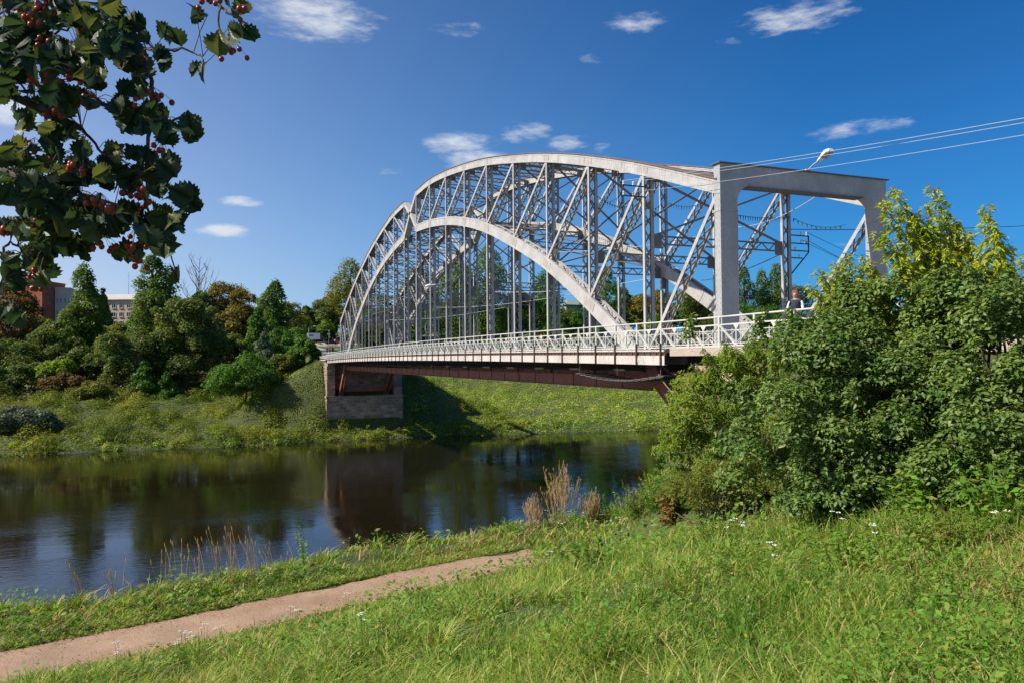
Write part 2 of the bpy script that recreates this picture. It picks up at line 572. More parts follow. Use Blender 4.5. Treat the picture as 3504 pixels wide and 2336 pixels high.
def ground_z(x, y):
    x, y = np.asarray(x, float), np.asarray(y, float)
    t = (y - path_y(x)) * .95
    up_ = np.maximum(0, -t - 1.1)
    zf = (x - EYE[0]) * math.sin(YAW) + (y - EYE[1]) * math.cos(YAW)
    near = PZ + np.minimum(up_ * .25, 3.5) + .1 * np.clip(x + 17.4, 0, 16) * np.clip(up_ / 9, 0, 1) * np.clip((zf - 4.5) / 5, 0, 1)
    near = near + np.where(np.abs(t) > 1.1, (fbm(x * .5, y * .5, 3) - .45) * .5 * np.clip((np.abs(t) - 1.1) / 1.2, 0, 1), 0)
    fall = np.maximum(0, t - 3.3)
    near = near - np.where(fall > 0, np.minimum(fall * .62, 11.5), 0)
    emb = 14.0 - .95 * np.maximum(0, -2.3 - x) - 1.2 * np.maximum(0, y + 5.) - .95 * np.maximum(0, x - 10.7)
    near = np.where(y < 3, np.maximum(near, emb), near)
    ys_ = y + .16 * np.clip(x - 11, 0, 70) + (fbm(x * .11 + 4, x * 0 + 2.5, 3) - .45) * 6 * (1 - smooth(103, 125, y)) * smooth(0, 6, np.abs(x - 4) - 6)
    left = np.interp(ys_, [60, 94, 97, 99, 102, 107, 112, 135, 150, 180, 235, 300, 600, 1600], [-3, -1.6, .1, .95, 2.0, 3.2, 3.8, 8.0, 10, 14.3, 20, 24, 32, 40])
    right = np.interp(ys_, [60, 94, 97, 99, 102, 120, 170, 195, 225, 300, 600, 1600], [-3, -1.6, .1, .95, 1.9, 3.0, 5.2, 10, 21, 27, 34, 40])
    k = smooth(11, 40, x)
    far = left * (1 - k) + right * k
    far = far + (fbm(x * .09 + 9, y * .09, 4) - .47) * 2.4 * smooth(101, 118, y)
    road = np.interp(y, [104, 112, 170, 240, 330], [13.9, 14.0, 16.2, 19.6, 24])
    e2 = road - .62 * np.maximum(0, -2.6 - x) - .62 * np.maximum(0, x - 11)
    e2 = np.where(y < 109, e2 - 1.1 * (109 - y) * 1.6, e2)
    ok = (y > 103)
    far = np.where(ok, np.maximum(far, np.minimum(e2, road)), far)
    far = np.where(ok & (y > 112) & (x > -3) & (x < 11.4), road, far)
    return np.where(y < 60, np.maximum(near, -3.), far)


def axis(parts):
    out = []
    for a, b, s in parts:
        out += list(np.arange(a, b, s))
    return np.array(out + [parts[-1][1]])


xs = axis([(-900, -200, 35), (-200, -70, 5), (-70, -30, 2), (-30, 12, .5), (12, 60, 2), (60, 160, 5), (160, 1000, 40)])
ys = axis([(-120, -40, 8), (-40, -26, 1), (-26, 12, .45), (12, 28, 1), (28, 92, 8), (92, 152, 1.2), (152, 250, 4), (250, 600, 20), (600, 1600, 100)])
GX, GY = np.meshgrid(xs, ys)
GZ = ground_z(GX, GY)
V = np.stack([GX, GY, GZ], -1).reshape(-1, 3)
nx, ny = len(xs), len(ys)
ii = (np.arange(ny - 1)[:, None] * nx + np.arange(nx - 1)[None]).ravel()
tag(np_mesh('ground', V, np.stack([ii, ii + 1, ii + nx + 1, ii + nx], 1), 'soil', smooth=True), kind='structure')
w = MB()
w.v = [(-900, 6, .9), (1000, 6, .9), (1000, 112, .9), (-900, 112, .9)]
w.f = [(0, 1, 2, 3)]
tag(w.build('river', 'river_water'), kind='structure')

# footpath: a trodden strip just above the ground
pv, pf = [], []
pxs = np.arange(_pp[1, 0] - 12, _pp[6, 0] + .8, .25)
for i, x in enumerate(pxs):
    y = float(path_y(x))
    d = np.array([1, (float(path_y(x + .4)) - float(path_y(x - .4))) / .8])
    d /= np.linalg.norm(d)
    n = np.array([-d[1], d[0]])
    for k in range(7):
        o = (k / 6 - .5) * 2
        wd = .93 + .22 * (vnoise(x * .8, 3 + (o > 0) * 9) - .5) * 2 + .16 * (vnoise(x * 3.1, 33 + (o > 0) * 9) - .5) * 2
        q = np.array([x, y]) + n * o * wd
        z = max(float(ground_z(q[0], q[1])), PZ) + .012 - .03 * (1 - o * o) + (.006 if abs(o) < .95 else -.03)
        pv.append((q[0], q[1], z + .03))
    if i:
        for k in range(6):
            a = (i - 1) * 7 + k
            pf.append((a, a + 7, a + 8, a + 1))
tag(np_mesh('footpath', np.array(pv), np.array(pf), 'dirt', smooth=True), kind='structure')

# road at the far end of the bridge
rv, rf = [], []
for i, y in enumerate(np.arange(110, 262, 4.)):
    for x in (-.6, 3.9, 8.4):
        rv.append((x, y, float(ground_z(4., max(y, 113))) + .03))
    if i:
        a = (i - 1) * 3
        rf += [(a, a + 1, a + 4, a + 3), (a + 1, a + 2, a + 5, a + 4)]
flat('pale_road', (.34, .29, .24), .9, var=.15)
tag(np_mesh('road', np.array(rv), np.array(rf), 'pale_road'), kind='structure')
j = MB()
for (x0, x1, y0, y1) in ((-70, -.6, 226, 243), (8.4, 60, 226, 243)):
    b = len(j.v)
    for x in np.linspace(x0, x1, 12):
        for y in np.linspace(y0, y1, 4):
            j.v.append((x, y, float(ground_z(x, y)) + .05))
    for i in range(11):
        for k in range(3):
            a = b + i * 4 + k
            j.f.append((a, a + 4, a + 5, a + 1))
tag(j.build('road', 'pale_road'), kind='structure')

# ------------------------------------------------------------------ the bridge (y along it, x across, local z = 0 at the fascia's underside)
P = 5.4
XF = 7.78                                   # inner face of the far truss
ZT = [1.3102, 1.6792, 2.0091, 2.3002, 2.5455, 2.7657, 2.9405, 3.0809, 3.178, 3.1953]
ZL = [-.72, -.01, .5775, 1.0837, 1.4774, 1.8207, 2.0841, 2.2763, 2.4098, 2.4965]
LEN = 19 * P
br = thing('arch_bridge', 'silver painted riveted steel arch bridge spanning the whole river', 'bridge', (0, 0, WZ))


def cam_z(y):
    return .30 * (1 - ((y - LEN / 2) / (LEN / 2)) ** 2)


def spline(vals, n=3):
    """Catmull-Rom through panel points -> [(y, z)]"""
    v = np.array(vals) * P
    v = np.r_[2 * v[0] - v[1], v, 2 * v[-1] - v[-2]]
    out = []
    for i in range(1, len(v) - 2):
        for k in range(n):
            t = k / n
            a, b, c, d = v[i - 1:i + 3]
            z = .5 * (2 * b + (c - a) * t + (2 * a - 5 * b + 4 * c - d) * t * t + (3 * b - a - 3 * c + d) * t ** 3)
            out.append(((i - 1 + t) * P, z))
    out.append(((len(vals) - 1) * P, vals[-1] * P))
    return out


TOP = spline(ZT)
LOW = spline(ZL, 6)
LOW = [(-.3 * P, -.93 * P)] + LOW
HINGE = (9.5 * P, 2.874 * P)


def mir(pts):
    return [(LEN - y, z) for y, z in pts][::-1]


def zt(k):
    return P * ZT[k if k < 10 else 19 - k]


def zl(k):
    return P * ZL[k if k < 10 else 19 - k]


def chord_frames(pts, step):
    """points spaced along a polyline"""
    pts = [np.array(q) for q in pts]
    L = [0]
    for a, b in zip(pts, pts[1:]):
        L.append(L[-1] + np.linalg.norm(b - a))
    n = max(1, int(L[-1] / step))
    s = np.linspace(0, L[-1], n + 1)
    return list(zip(np.interp(s, L, [q[0] for q in pts]), np.interp(s, L, [q[1] for q in pts])))


TW = .60                                    # width of a truss
for x0, near in ((0., True), (XF, False)):
    tr = bpy.data.objects.new('arch_truss', None)
    COL.objects.link(tr)
    tr.parent = br
    tag(tr, 'truss beside the white footway railing' if near else 'truss on the far side of the roadway')
    for pts in (TOP, mir(TOP)):
        ch, cap = MB(), MB()
        for xa, xb in ((x0, x0 + .035), (x0 + TW - .035, x0 + TW)):
            ch.sweep(pts, xa, xb, -.53, 0)
        for xa, xb in ((x0 - .018, x0), (x0 + TW, x0 + TW + .018)):      # flange angles stand a little proud
            ch.sweep(pts, xa, xb, -.53, -.43)
            ch.sweep(pts, xa, xb, -.10, -.002)
        cap.sweep(pts, x0 - .07, x0 + TW + .07, .003, .045)
        for q in range(4, len(pts) - 2, 4):
            a, b = np.array(pts[q]), np.array(pts[q + 1])
            pl_ = [tuple(a), tuple(a + (b - a) * .42)]
            for xa, xb in ((x0 - .014, x0 - .0), (x0 + TW, x0 + TW + .014)):
                ch.sweep(pl_, xa, xb, -.425, -.105)
        fr = chord_frames([(y, z - .53) for y, z in pts], .62)
        for i in range(len(fr) - 1):
            a, b = fr[i], fr[i + 1]
            xa, xb = (x0 + .03, x0 + TW - .03) if i % 2 else (x0 + TW - .03, x0 + .03)
            ch.bar((xa, a[0], a[1]), (xb, b[0], b[1]), .07, .02)
        ch.build('upper_chord', 'bridge_paint', tr)
        cap.build('cover_plate', 'rusty_top', tr)
    for pts in (LOW, mir(LOW)):
        lo, red = MB(), MB()
        split = [q for q in pts if q[1] > .1]
        below = [q for q in pts if q[1] <= .1]
        if pts is LOW:
            below = below + split[:1]
        else:
            below = split[-1:] + below
        for mb, pp in ((lo, split), (red, below)):
            for xa, xb in ((x0, x0 + .04), (x0 + TW - .04, x0 + TW)):
                mb.sweep(pp, xa, xb, -.36, .36)
            for xa, xb in ((x0 - .02, x0), (x0 + TW, x0 + TW + .02)):
                mb.sweep(pp, xa, xb, -.362, -.25)
                mb.sweep(pp, xa, xb, .25, .362)
            for xa, xb in ((x0 + .04, x0 + .14), (x0 + TW - .14, x0 + TW - .04)):
                mb.sweep(pp, xa, xb, .33, .358)
                mb.sweep(pp, xa, xb, -.358, -.33)
            for o in (.33, -.33):
                fr = chord_frames(pp, .72)
                for i in range(len(fr) - 1):
                    a, b = fr[i], fr[i + 1]
                    xa, xb = (x0 + .04, x0 + TW - .04) if i % 2 else (x0 + TW - .04, x0 + .04)
                    mb.bar((xa, a[0], a[1] + o), (xb, b[0], b[1] + o), .09, .02)
                    if i % 2:
                        mb.bar((x0 + .04, a[0], a[1] + o), (x0 + TW - .04, a[0], a[1] + o), .08, .02)
        if red is not None and pts is LOW:
            for q in (LOW[0],):
                red.box(x0 - .15, x0 + TW + .15, q[0] - .8, q[0] + .1, q[1] - .75, q[1] - .35)
        else:
            q = pts[-1]
            red.box(x0 - .15, x0 + TW + .15, q[0] - .1, q[0] + .8, q[1] - .75, q[1] - .35)
        lo.build('lower_chord', 'bridge_paint', tr)
        red.build('chord_foot', 'red_oxide', tr)
    for s in (1, -1):                       # pointed ends that meet at the crown hinge
        nose = MB()
        Y = (lambda y: y) if s == 1 else (lambda y: LEN - y)
        A, H, B = (Y(9 * P), zt(9) - .2), (Y(HINGE[0] - .06), HINGE[1]), (Y(9 * P), zl(9))
        for a, b in ((A, H), (B, H)):
            nose.bar((x0 + TW / 2, a[0], a[1]), (x0 + TW / 2, b[0], b[1]), TW + .01, .42, (0, b[1] - a[1], a[0] - b[0]))
        nose.tube([(x0 - .08, LEN / 2 - s * .02, HINGE[1]), (x0 + TW + .08, LEN / 2 - s * .02, HINGE[1])], .17 - .01 * s, 12)
        nose.build('crown_hinge', 'bridge_paint', tr)
    for k in range(1, 19):                  # gusset plates where posts and diagonals meet the chords
        sgn = -1 if k < 10 else 1
        for zc, hh_, ww_ in ((zt(k) - .31, .17, .42), (zl(k), .22, .50)):
            if zc < .9:
                continue
            kk = k + (.5 if k < 10 else -.5)
            sl_ = ((zt(k + 1) - zt(k - 1)) if zc > zl(k) + .4 else (zl(k + 1) - zl(k - 1))) / (2 * P) if k not in (9, 10) else 0
            gp_ = MB()
            for xa, xb in ((x0 - .017, x0 - .0),):
                gp_.sweep([(k * P - ww_, zc - ww_ * sl_), (k * P + ww_, zc + ww_ * sl_)], xa, xb, -hh_, hh_)
            gp_.build('gusset_plate', 'joint_paint', tr)
    fw = .16
    for k in range(1, 19):                  # posts
        y = k * P
        mb, lc = MB(), MB()
        zb, ze = .35, zt(k) - .1
        for xa, xb in ((x0 + .01, x0 + .03), (x0 + .50, x0 + .52)):
            mb.box(xa, xb, y - fw / 2, y + fw / 2, zb, ze)
        for xc, wd in ((x0 + .03, .06), (x0 + .36, .14)):
            mb.box(xc, xc + wd, y - fw / 2 + .005, y - fw / 2 + .02, zb, ze)
            mb.box(xc, xc + wd, y + fw / 2 - .02, y + fw / 2 - .005, zb, ze)
        za = zl(k)
        segs = [(zb, ze)] if za < 1.2 else [(zb, za - 1.25), (za + .36, ze)]
        for a, b in segs:
            if b - a > .4:
                lc.lace((x0 + .05, y, a), (x0 + .05, y, b), (x0 + .48, y, a), (x0 + .48, y, b), max(1, round((b - a) / .74)), .065, .016)
        if za > 1.2:
            lc.box(x0 + .04, x0 + .50, y - .02, y + .02, za - 1.25, za - .3)
        po_v = len(mb.v)
        mb.f += [tuple(i + po_v for i in q) for q in lc.f]
        nf = len(mb.f) - len(lc.f)
        mb.v += lc.v
        po_ = mb.build('post', 'bridge_paint', tr, mats=['bridge_paint', 'shade_grime_paint'])
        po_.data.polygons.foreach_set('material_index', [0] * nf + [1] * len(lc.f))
    for k in list(range(0, 9)) + list(range(11, 20)):
        kk = k + 1 if k < 10 else k - 1
        ya, yb = k * P, kk * P
        za, zb = zt(k) - .45, zl(kk) + .30
        d = np.array((yb - ya, zb - za))
        d /= np.linalg.norm(d)
        nr = Vector((0, -d[1], d[0]))
        mb, lc = MB(), MB()
        for xc in (x0 + .035, x0 + .49):
            mb.bar((xc, ya, za), (xc, yb, zb), .022, .18, nr)
            xi = xc + (.05 if xc < x0 + .2 else -.05)
            mb.bar((xi, ya, za), (xi, yb, zb), .08, .022, nr)
        L = math.hypot(yb - ya, zb - za)
        lc.lace((x0 + .07, ya, za), (x0 + .07, yb, zb), (x0 + .46, ya, za), (x0 + .46, yb, zb), max(2, round(L / .74)), .06, .016)
        po_v, nf = len(mb.v), len(mb.f)
        mb.f += [tuple(i + po_v for i in q) for q in lc.f]
        mb.v += lc.v
        po_ = mb.build('diagonal', 'bridge_paint', tr, mats=['bridge_paint', 'shade_grime_paint'])
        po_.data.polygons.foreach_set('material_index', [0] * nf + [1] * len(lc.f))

# portals at both ends
for y0, s in ((0, 1), (LEN, -1)):
    mb = MB()
    ya, yb = sorted((y0 - s * .2, y0 + s * .17))
    zp, bz = 7.66, 6.86
    xl, xr = -.02, XF + TW + .02
    mb.box(xl, xl + .80, ya, yb, .3, bz - .0)
    mb.box(xr - .80, xr, ya, yb, .3, bz - .0)
    mb.box(xl, xr, ya, yb, bz, zp)
    for xc, sg in ((xl + .80, 1), (xr - .80, -1)):          # curved knee brackets
        n = 8
        b = len(mb.v)
        rr = .62
        pts = [(0, 0), (rr, 0)] + [(rr - rr * math.sin(a), -rr + rr * math.cos(a)) for a in np.linspace(0, math.pi / 2, n)[1:]]
        for yy in (ya + .01, yb - .01):
            for (px, pz) in pts:
                mb.v.append((xc + sg * px, yy, bz + pz))
        m_ = len(pts)
        mb.f.append(tuple(range(b, b + m_)))
        mb.f.append(tuple(range(b + 2 * m_ - 1, b + m_ - 1, -1)))
        for i in range(m_):
            mb.f.append((b + i, b + (i + 1) % m_, b + m_ + (i + 1) % m_, b + m_ + i))
    for sg, xe in ((1, xl), (-1, xr)):                      # seams and splice plates standing proud
        x_a, x_b = sorted((xe - sg * .012, xe + sg * .812))
        mb.box(x_a, x_b, ya - .012, yb + .012, bz - 1.02, bz - .94)
        x_a, x_b = sorted((xe + sg * .1, xe + sg * .7))
        mb.box(x_a, x_b, ya - .012, yb + .012, bz - 1.5, bz - 1.03)
        x_a, x_b = sorted((xe + sg * 1.0, xe + sg * 1.75))
        mb.box(x_a, x_b, ya - .012, yb + .012, bz + .18, bz + .62)
    po = mb.build('portal_frame', 'portal_paint', br)
    rv_ = MB()
    for xe in (xl, xr):
        sg = 1 if xe == xl else -1
        for z in np.arange(1.0, 6.6, .22):
            for xx in (xe + sg * .05, xe + sg * .75):
                for yy in (ya, yb):
                    rv_.box(xx - .02, xx + .02, yy - .012, yy + .012, z - .02, z + .02)
            rv_.box(xe - .012, xe + .012, y0 - .03 - .1, y0 + .01 - .1, z - .02, z + .02)
            rv_.box(xe - .012, xe + .012, y0 + .09, y0 + .13, z - .02, z + .02)
    for xx in np.arange(xl + .1, xr, .22):
        for zz in (bz + .07, zp - .07):
            rv_.box(xx - .02, xx + .02, ya - .012, yb + .012, zz - .02, zz + .02)
    rv_.build('rivets', 'bridge_paint', po)
    cp = MB()
    cp.box(xl - .08, xr + .1, ya - .09, yb + .09, zp + .003, zp + .04)
    cp.box(xl + 1.3, xr - 1.3, ya - .06, yb + .06, bz - .045, bz - .003)
    cp.build('cover_plate', 'cap_steel', po)

# cross struts and sway bracing between the trusses
def strut(mb, y, z, h=.36, n=9):
    xa, xb = .52, XF + .01
    for zz in (z, z - h):
        mb.bar((xa, y, zz), (xb, y, zz), .12, .06)
    mb.lace((xa, y, z), (xb, y, z), (xa, y, z - h), (xb, y, z - h), n, .05, .014) if h > .5 else None
    if h <= .5:
        for i in range(n):
            p, q = xa + (xb - xa) * i / n, xa + (xb - xa) * (i + 1) / n
            m_ = (p + q) / 2
            mb.bar((p, y, z - h), (m_, y, z), .05, .04)
            mb.bar((m_, y, z), (q, y, z - h), .05, .04)
    for xe, sg in ((xa, 1), (xb, -1)):
        x_a, x_b = sorted((xe, xe + sg * .42))
        mb.box(x_a, x_b, y - .012, y + .012, z - h - .2, z + .1)


for k in range(1, 19):
    y = k * P
    mb = MB()
    hi, lw = zt(k) - .3, zl(k)
    strut(mb, y, hi, .3)
    base = 5.8 if lw < 6.3 else lw + .1
    strut(mb, y, base)
    for (a, b) in (((.5, y, base), (XF, y, hi - .3)), ((.5, y, hi - .3), (XF, y, base))):
        mb.bar(a, b, .09, .09)
    if lw > 8.5:
        strut(mb, y, 5.9)
        for (a, b) in (((.5, y, 5.9), (XF, y, base - .4)), ((.5, y, base - .4), (XF, y, 5.9))):
            mb.bar(a, b, .08, .08)
    mb.build('sway_brace', 'shade_grime_paint', br)
for ks in (range(0, 9), range(10, 19)):
    mb = MB()
    for k in ks:
        for zf, lim in ((lambda q: zt(q) - .25, -99), (lambda q: zl(q), 5.0)):
            z0, z1 = zf(k), zf(k + 1)
            if min(z0, z1) < lim:
                continue
            for xa, xb in ((.5, XF), (XF, .5)):
                mb.bar((xa, k * P, z0), (xb, (k + 1) * P, z1), .10, .08)
    mb.build('lateral_bracing', 'shade_grime_paint', br)

# deck, footways, fascias, railings
Y0, Y1 = .6, LEN + 1.4
ysd = np.linspace(Y0, Y1, 41)
XW0, XW1 = -2.05, XF + TW + 2.05
dk = MB()
dk.sweep([(y, cam_z(y) + .36) for y in ysd], .65, XF - .05, 0, .14)
dk.build('deck', 'asphalt', br)
fl = MB()
fl.sweep([(y, cam_z(y) + .47) for y in ysd], XW0 + .06, -.08, 0, .13)
fl.sweep([(y, cam_z(y) + .47) for y in ysd], XF + TW + .08, XW1 - .06, 0, .13)
fl.sweep([(y, cam_z(y) + .50) for y in ysd], .64, .9, .005, .22)
fl.sweep([(y, cam_z(y) + .50) for y in ysd], XF - .3, XF - .04, .005, .22)
fl.build('footway', 'concrete', br)
NB = 60
for side, xs_, sg in ((0, XW0, -1), (1, XW1, 1)):
    fa = MB()
    x_a, x_b = sorted((xs_, xs_ + sg * .025))
    fa.sweep([(y, cam_z(y)) for y in ysd], x_a, x_b, 0, .36)
    x_a, x_b = sorted((xs_ - sg * .0, xs_ - sg * .10))
    fa.sweep([(y, cam_z(y)) for y in ysd], x_a, x_b, 0, .02)
    x_a, x_b = sorted((xs_ + sg * .03, xs_ - sg * .06))
    fa.sweep([(y, cam_z(y) + .51) for y in ysd], x_a, x_b, 0, .07)
    for y in np.arange(2.6, LEN, 5.4):                      # small diamond plates on the white band
        c_ = cam_z(y) + .18
        x = xs_ + sg * .026
        b = len(fa.v)
        for dx in (0, sg * .012):
            fa.v += [(x + dx, y - .17, c_), (x + dx, y, c_ - .155), (x + dx, y + .17, c_), (x + dx, y, c_ + .155)]
        fa.f += [(b, b + 1, b + 2, b + 3), (b + 4, b + 5, b + 6, b + 7)] + [(b + i, b + (i + 1) % 4, b + 4 + (i + 1) % 4, b + 4 + i) for i in range(4)]
    fo = fa.build('fascia', 'fascia_paint', br)
    de = MB()
    x_a, x_b = sorted((xs_ + sg * .01, xs_ - sg * .9))
    for y in np.arange(Y0 + .2, Y1, .45):
        de.box(x_a, x_b, y - .05, y + .05, cam_z(y) + .365, cam_z(y) + .47)
    x_a, x_b = sorted((xs_ - sg * .03, xs_ - sg * .09))
    de.sweep([(y, cam_z(y) + .365) for y in ysd], x_a, x_b, 0, .10)
    de.build('joist_ends', 'rust_steel', fo)
    ri0 = None
    for k in range(-0, NB):
        y = .81 + 1.772 * k
        if y > LEN + 1.2:
            break
        mb = MB()
        x_a, x_b = sorted((xs_ + sg * .028, xs_ + sg * .085))
        mb.box(x_a, x_b, -.035, .035, .0, .82)
        x_a, x_b = sorted((xs_ + sg * .028, xs_ + sg * .036))
        mb.box(x_a, x_b, -.055, .055, .02, .36)
        if ri0 is None:
            ri0 = mb.build('stiffener', 'rust_steel', fo, loc=(0, y, cam_z(y)))
        else:
            copy_thing(ri0, (0, y, cam_z(y)), parent=fo)
    # railing
    xr_ = xs_ + sg * .0
    hr = MB()
    yr = np.arange(.81 - 1.772 * 6, .81 + 1.772 * 59.5, 1.772)
    hr.tube([(xr_, y, cam_z(max(y, 0)) + 1.62) for y in yr], .032, 8)
    ra = hr.build('railing', 'rail_paint', br, smooth=True)
    r0 = None
    for y, y2 in zip(yr, yr[1:]):
        dz = cam_z(max(y2, 0)) - cam_z(max(y, 0))
        if r0 is None:
            mb = MB()
            B = y2 - y
            t_ = .028
            mb.box(xr_ - .03, xr_ + .03, -.04, .04, .55, 1.62)
            for z, hgt in ((1.36, .045), (1.16, .025), (.74, .03), (.66, .045)):
                mb.box(xr_ - t_ / 2, xr_ + t_ / 2, .04, B - .04, z - hgt / 2, z + hgt / 2)
            mb.bar((xr_ + .005, .05, 1.33), (xr_ + .005, B / 2 - .03, .68), .02, .062, (1, 0, 0))
            mb.bar((xr_ - .005, B - .05, 1.33), (xr_ - .005, B / 2 + .03, .68), .062, .05, (1, 0, 0))
            mb.box(xr_ - .02, xr_ + .02, B / 2 - .022, B / 2 + .022, .68, 1.34)
            mb.v += [(xr_ - .012, B / 2 - .14, 1.335), (xr_ - .012, B / 2 + .14, 1.335), (xr_ - .012, B / 2 + .03, 1.2), (xr_ - .012, B / 2 - .03, 1.2)]
            b = len(mb.v) - 4
            mb.v += [(xr_ + .012, q[1], q[2]) for q in mb.v[b:b + 4]]
            mb.f += [(b, b + 1, b + 2, b + 3), (b + 7, b + 6, b + 5, b + 4)] + [(b + i, b + 4 + i, b + 4 + (i + 1) % 4, b + (i + 1) % 4) for i in range(4)]
            for yy in (B * .2, B * .38, B * .62, B * .8):
                mb.box(xr_ - .011, xr_ + .011, yy - .012, yy + .012, .72, 1.22)
            for ya, yb in ((B * .08, B * .5), (B * .5, B * .92)):
                mb.bar((xr_ - .01, ya, .78), (xr_ - .01, yb, 1.18), .016, .025, (1, 0, 0))
                mb.bar((xr_ + .01, ya, 1.18), (xr_ + .01, yb, .78), .016, .025, (1, 0, 0))
            r0 = mb.build('railing_panel', 'rail_paint', ra, loc=(0, y, cam_z(max(y, 0))))
        else:
            copy_thing(r0, (0, y, cam_z(max(y, 0))), parent=ra)

# steelwork under the deck
ub = MB()
for k in np.arange(1, 19.01, .5):
    y = k * P
    c0 = cam_z(y)
    if abs(k - round(k)) < .01:
        ub.box(.0, XF + TW, y - .12, y + .12, c0 - .42, c0 + .35)
        for xa, xb in ((0, XW0 + .1), (XF + TW, XW1 - .1)):
            b = len(ub.v)
            for yy in (y - .05, y + .05):
                ub.v += [(xa, yy, c0 - .4), (xb, yy, c0 + .02), (xb, yy, c0 + .35), (xa, yy, c0 + .35)]
            ub.f += [(b, b + 1, b + 2, b + 3), (b + 7, b + 6, b + 5, b + 4)] + [(b + i, b + 4 + i, b + 4 + (i + 1) % 4, b + (i + 1) % 4) for i in range(4)]
    else:
        ub.box(XW0 + .1, XW1 - .1, y - .08, y + .08, c0 + .05, c0 + .35)
for x in (-1.1, 1.6, 2.9, 4.2, 5.5, 6.8, XF + TW + 1.1):
    ub.sweep([(y, cam_z(y) + .02) for y in ysd], x - .07, x + .07, 0, .33)
for k in range(1, 18):
    for xa, xb in ((.3, XF + .3), (XF + .3, .3)):
        ub.bar((xa, k * P, -.3), (xb, (k + 1) * P, -.3), .1, .1)
ub.build('floor_beams', 'dark_steel', br)
for x in (.06, XF + .1):
    tb = MB()
    a, b = .95 * P, LEN - .95 * P
    tb.box(x + .17, x + .20, a, b, -1.14, -.54)
    tb.box(x + .0, x + .37, a, b, -1.16, -1.14)
    tb.box(x + .0, x + .37, a, b, -.54, -.52)
    for y in np.arange(a + 2.7, b, 2.7):
        tb.box(x + .12, x + .169, y - .025, y + .025, -1.12, -.56)
    tb.build('tie_girder', 'red_oxide', br)
    hg = MB()
    for k in range(2, 18):
        hg.box(x + .12, x + .25, k * P - .06, k * P + .06, -.52, .3)
    hg.build('hangers', 'rust_steel', br)
for q in (LOW[0], (LEN - LOW[0][0], LOW[0][1])):
    xf_ = MB()
    y_ = q[0] + (.3 if q[0] < 50 else -.3)
    xf_.box(.62, XF - .02, y_ - .05, y_ + .05, q[1] + .15, q[1] + .85)
    xf_.box(.62, XF - .02, y_ - .15, y_ + .15, q[1] + .85, q[1] + .88)
    for a, b in (((.6, y_, q[1] + .9), (XF, y_, -1.2)), ((.6, y_, -1.2), (XF, y_, q[1] + .9))):
        xf_.bar(a, b, .14, .14)
    xf_.box(.62, XF - .02, y_ - .06, y_ + .06, -1.25, -.5)
    xf_.build('cross_frame', 'red_oxide', br)
cwk = MB()                                  # plank gantry slung below the near end
for i in range(14):
    y = 1.2 + i * .55
    z = -.42 - .25 * math.sin(math.pi * i / 13)
    cwk.bar((-1.9, y, z), (-.4, y, z + .02), .5, .04)
for x in (-1.85, -.45):
    cwk.tube([(x, 1.0 + i * .56, -.45 - .25 * math.sin(math.pi * i / 13)) for i in range(14)], .03, 5)
for y in (1.2, 4.6, 8.2):
    for x in (-1.85, -.45):
        cwk.bar((x, y, -.45), (x, y, .2), .03, .03)
cwk.build('gantry', 'planks', br)
lp = MB()
lp.tube([(-1.7, -1.4 + 3.0 * t, -.85 - 1.0 * (1 - (2 * t - 1) ** 2) * .6 + .5 * t) for t in np.linspace(0, 1, 12)], .016, 6)
lp.build('conduit', 'lamp_glass', br)

# piers
def pier(name, label, yf, s, zb):
    t = thing(name, label, 'pier', (0, 0, 0))
    body = MB()
    ya, yb = sorted((yf, yf + s * 4.6))
    zt_ = WZ - 5.5
    body.box(-2.1, 10.75, ya - .0, yb, zb, zt_ - .45)
    ob = body.build('base', 'pier_stone', t)
    cap_ = MB()
    cap_.box(-2.28, 10.95, ya - .18, yb + .18, zt_ - .45, zt_ - .1)
    cap_.build('ledge', 'pier_stone', t)
    up_ = MB()
    y2, y3 = sorted((yf + s * 2.6, yf + s * 4.6))
    up_.box(-2.0, 10.65, y2, y3, zt_ - .1, WZ + .38)          # back wall
    y2, y3 = sorted((yf + s * .25, yf + s * 2.6))
    up_.box(-2.0, -.75, y2, y3, zt_ - .1, WZ + .0)
    up_.box(9.35, 10.65, y2, y3, zt_ - .1, WZ + .0)
    up_.build('upper_walls', 'pier_stone', t)
    qn = MB()
    rng = np.random.RandomState(5)
    z = zb + .1
    i = 0
    while z < WZ - .5:                      # rusticated quoins on the corners
        if z > zt_ - .95 and z < zt_ - .1:
            z = zt_ - .08
        dx = 0 if z < zt_ - .5 else .1
        yq = yf if z < zt_ - .5 else yf + s * .25
        w1, w2 = (.75, .5) if i % 2 else (.5, .75)
        for xe, sg in ((-2.1 + dx, 1), (10.75 - dx, -1)):
            pr = .07 + .06 * rng.rand()
            x_a, x_b = sorted((xe - sg * pr, xe + sg * w1))
            y_a, y_b = sorted((yq - s * pr * .7, yq + s * w2))
            qn.box(x_a, x_b, y_a, y_b, z, z + .42)
            for jx in range(4):
                pr = .04 + .09 * rng.rand()
                x_a, x_b = sorted((xe - sg * pr, xe + sg * .2))
                y_a, y_b = sorted((yq + s * (w2 + .04 + jx * .95), yq + s * min(4.5, w2 + .9 + jx * .95)))
                qn.box(x_a, x_b, y_a, y_b, z, z + .42)
        z += .52
        i += 1
    qn.build('quoins', 'pier_stone', t)
    return t


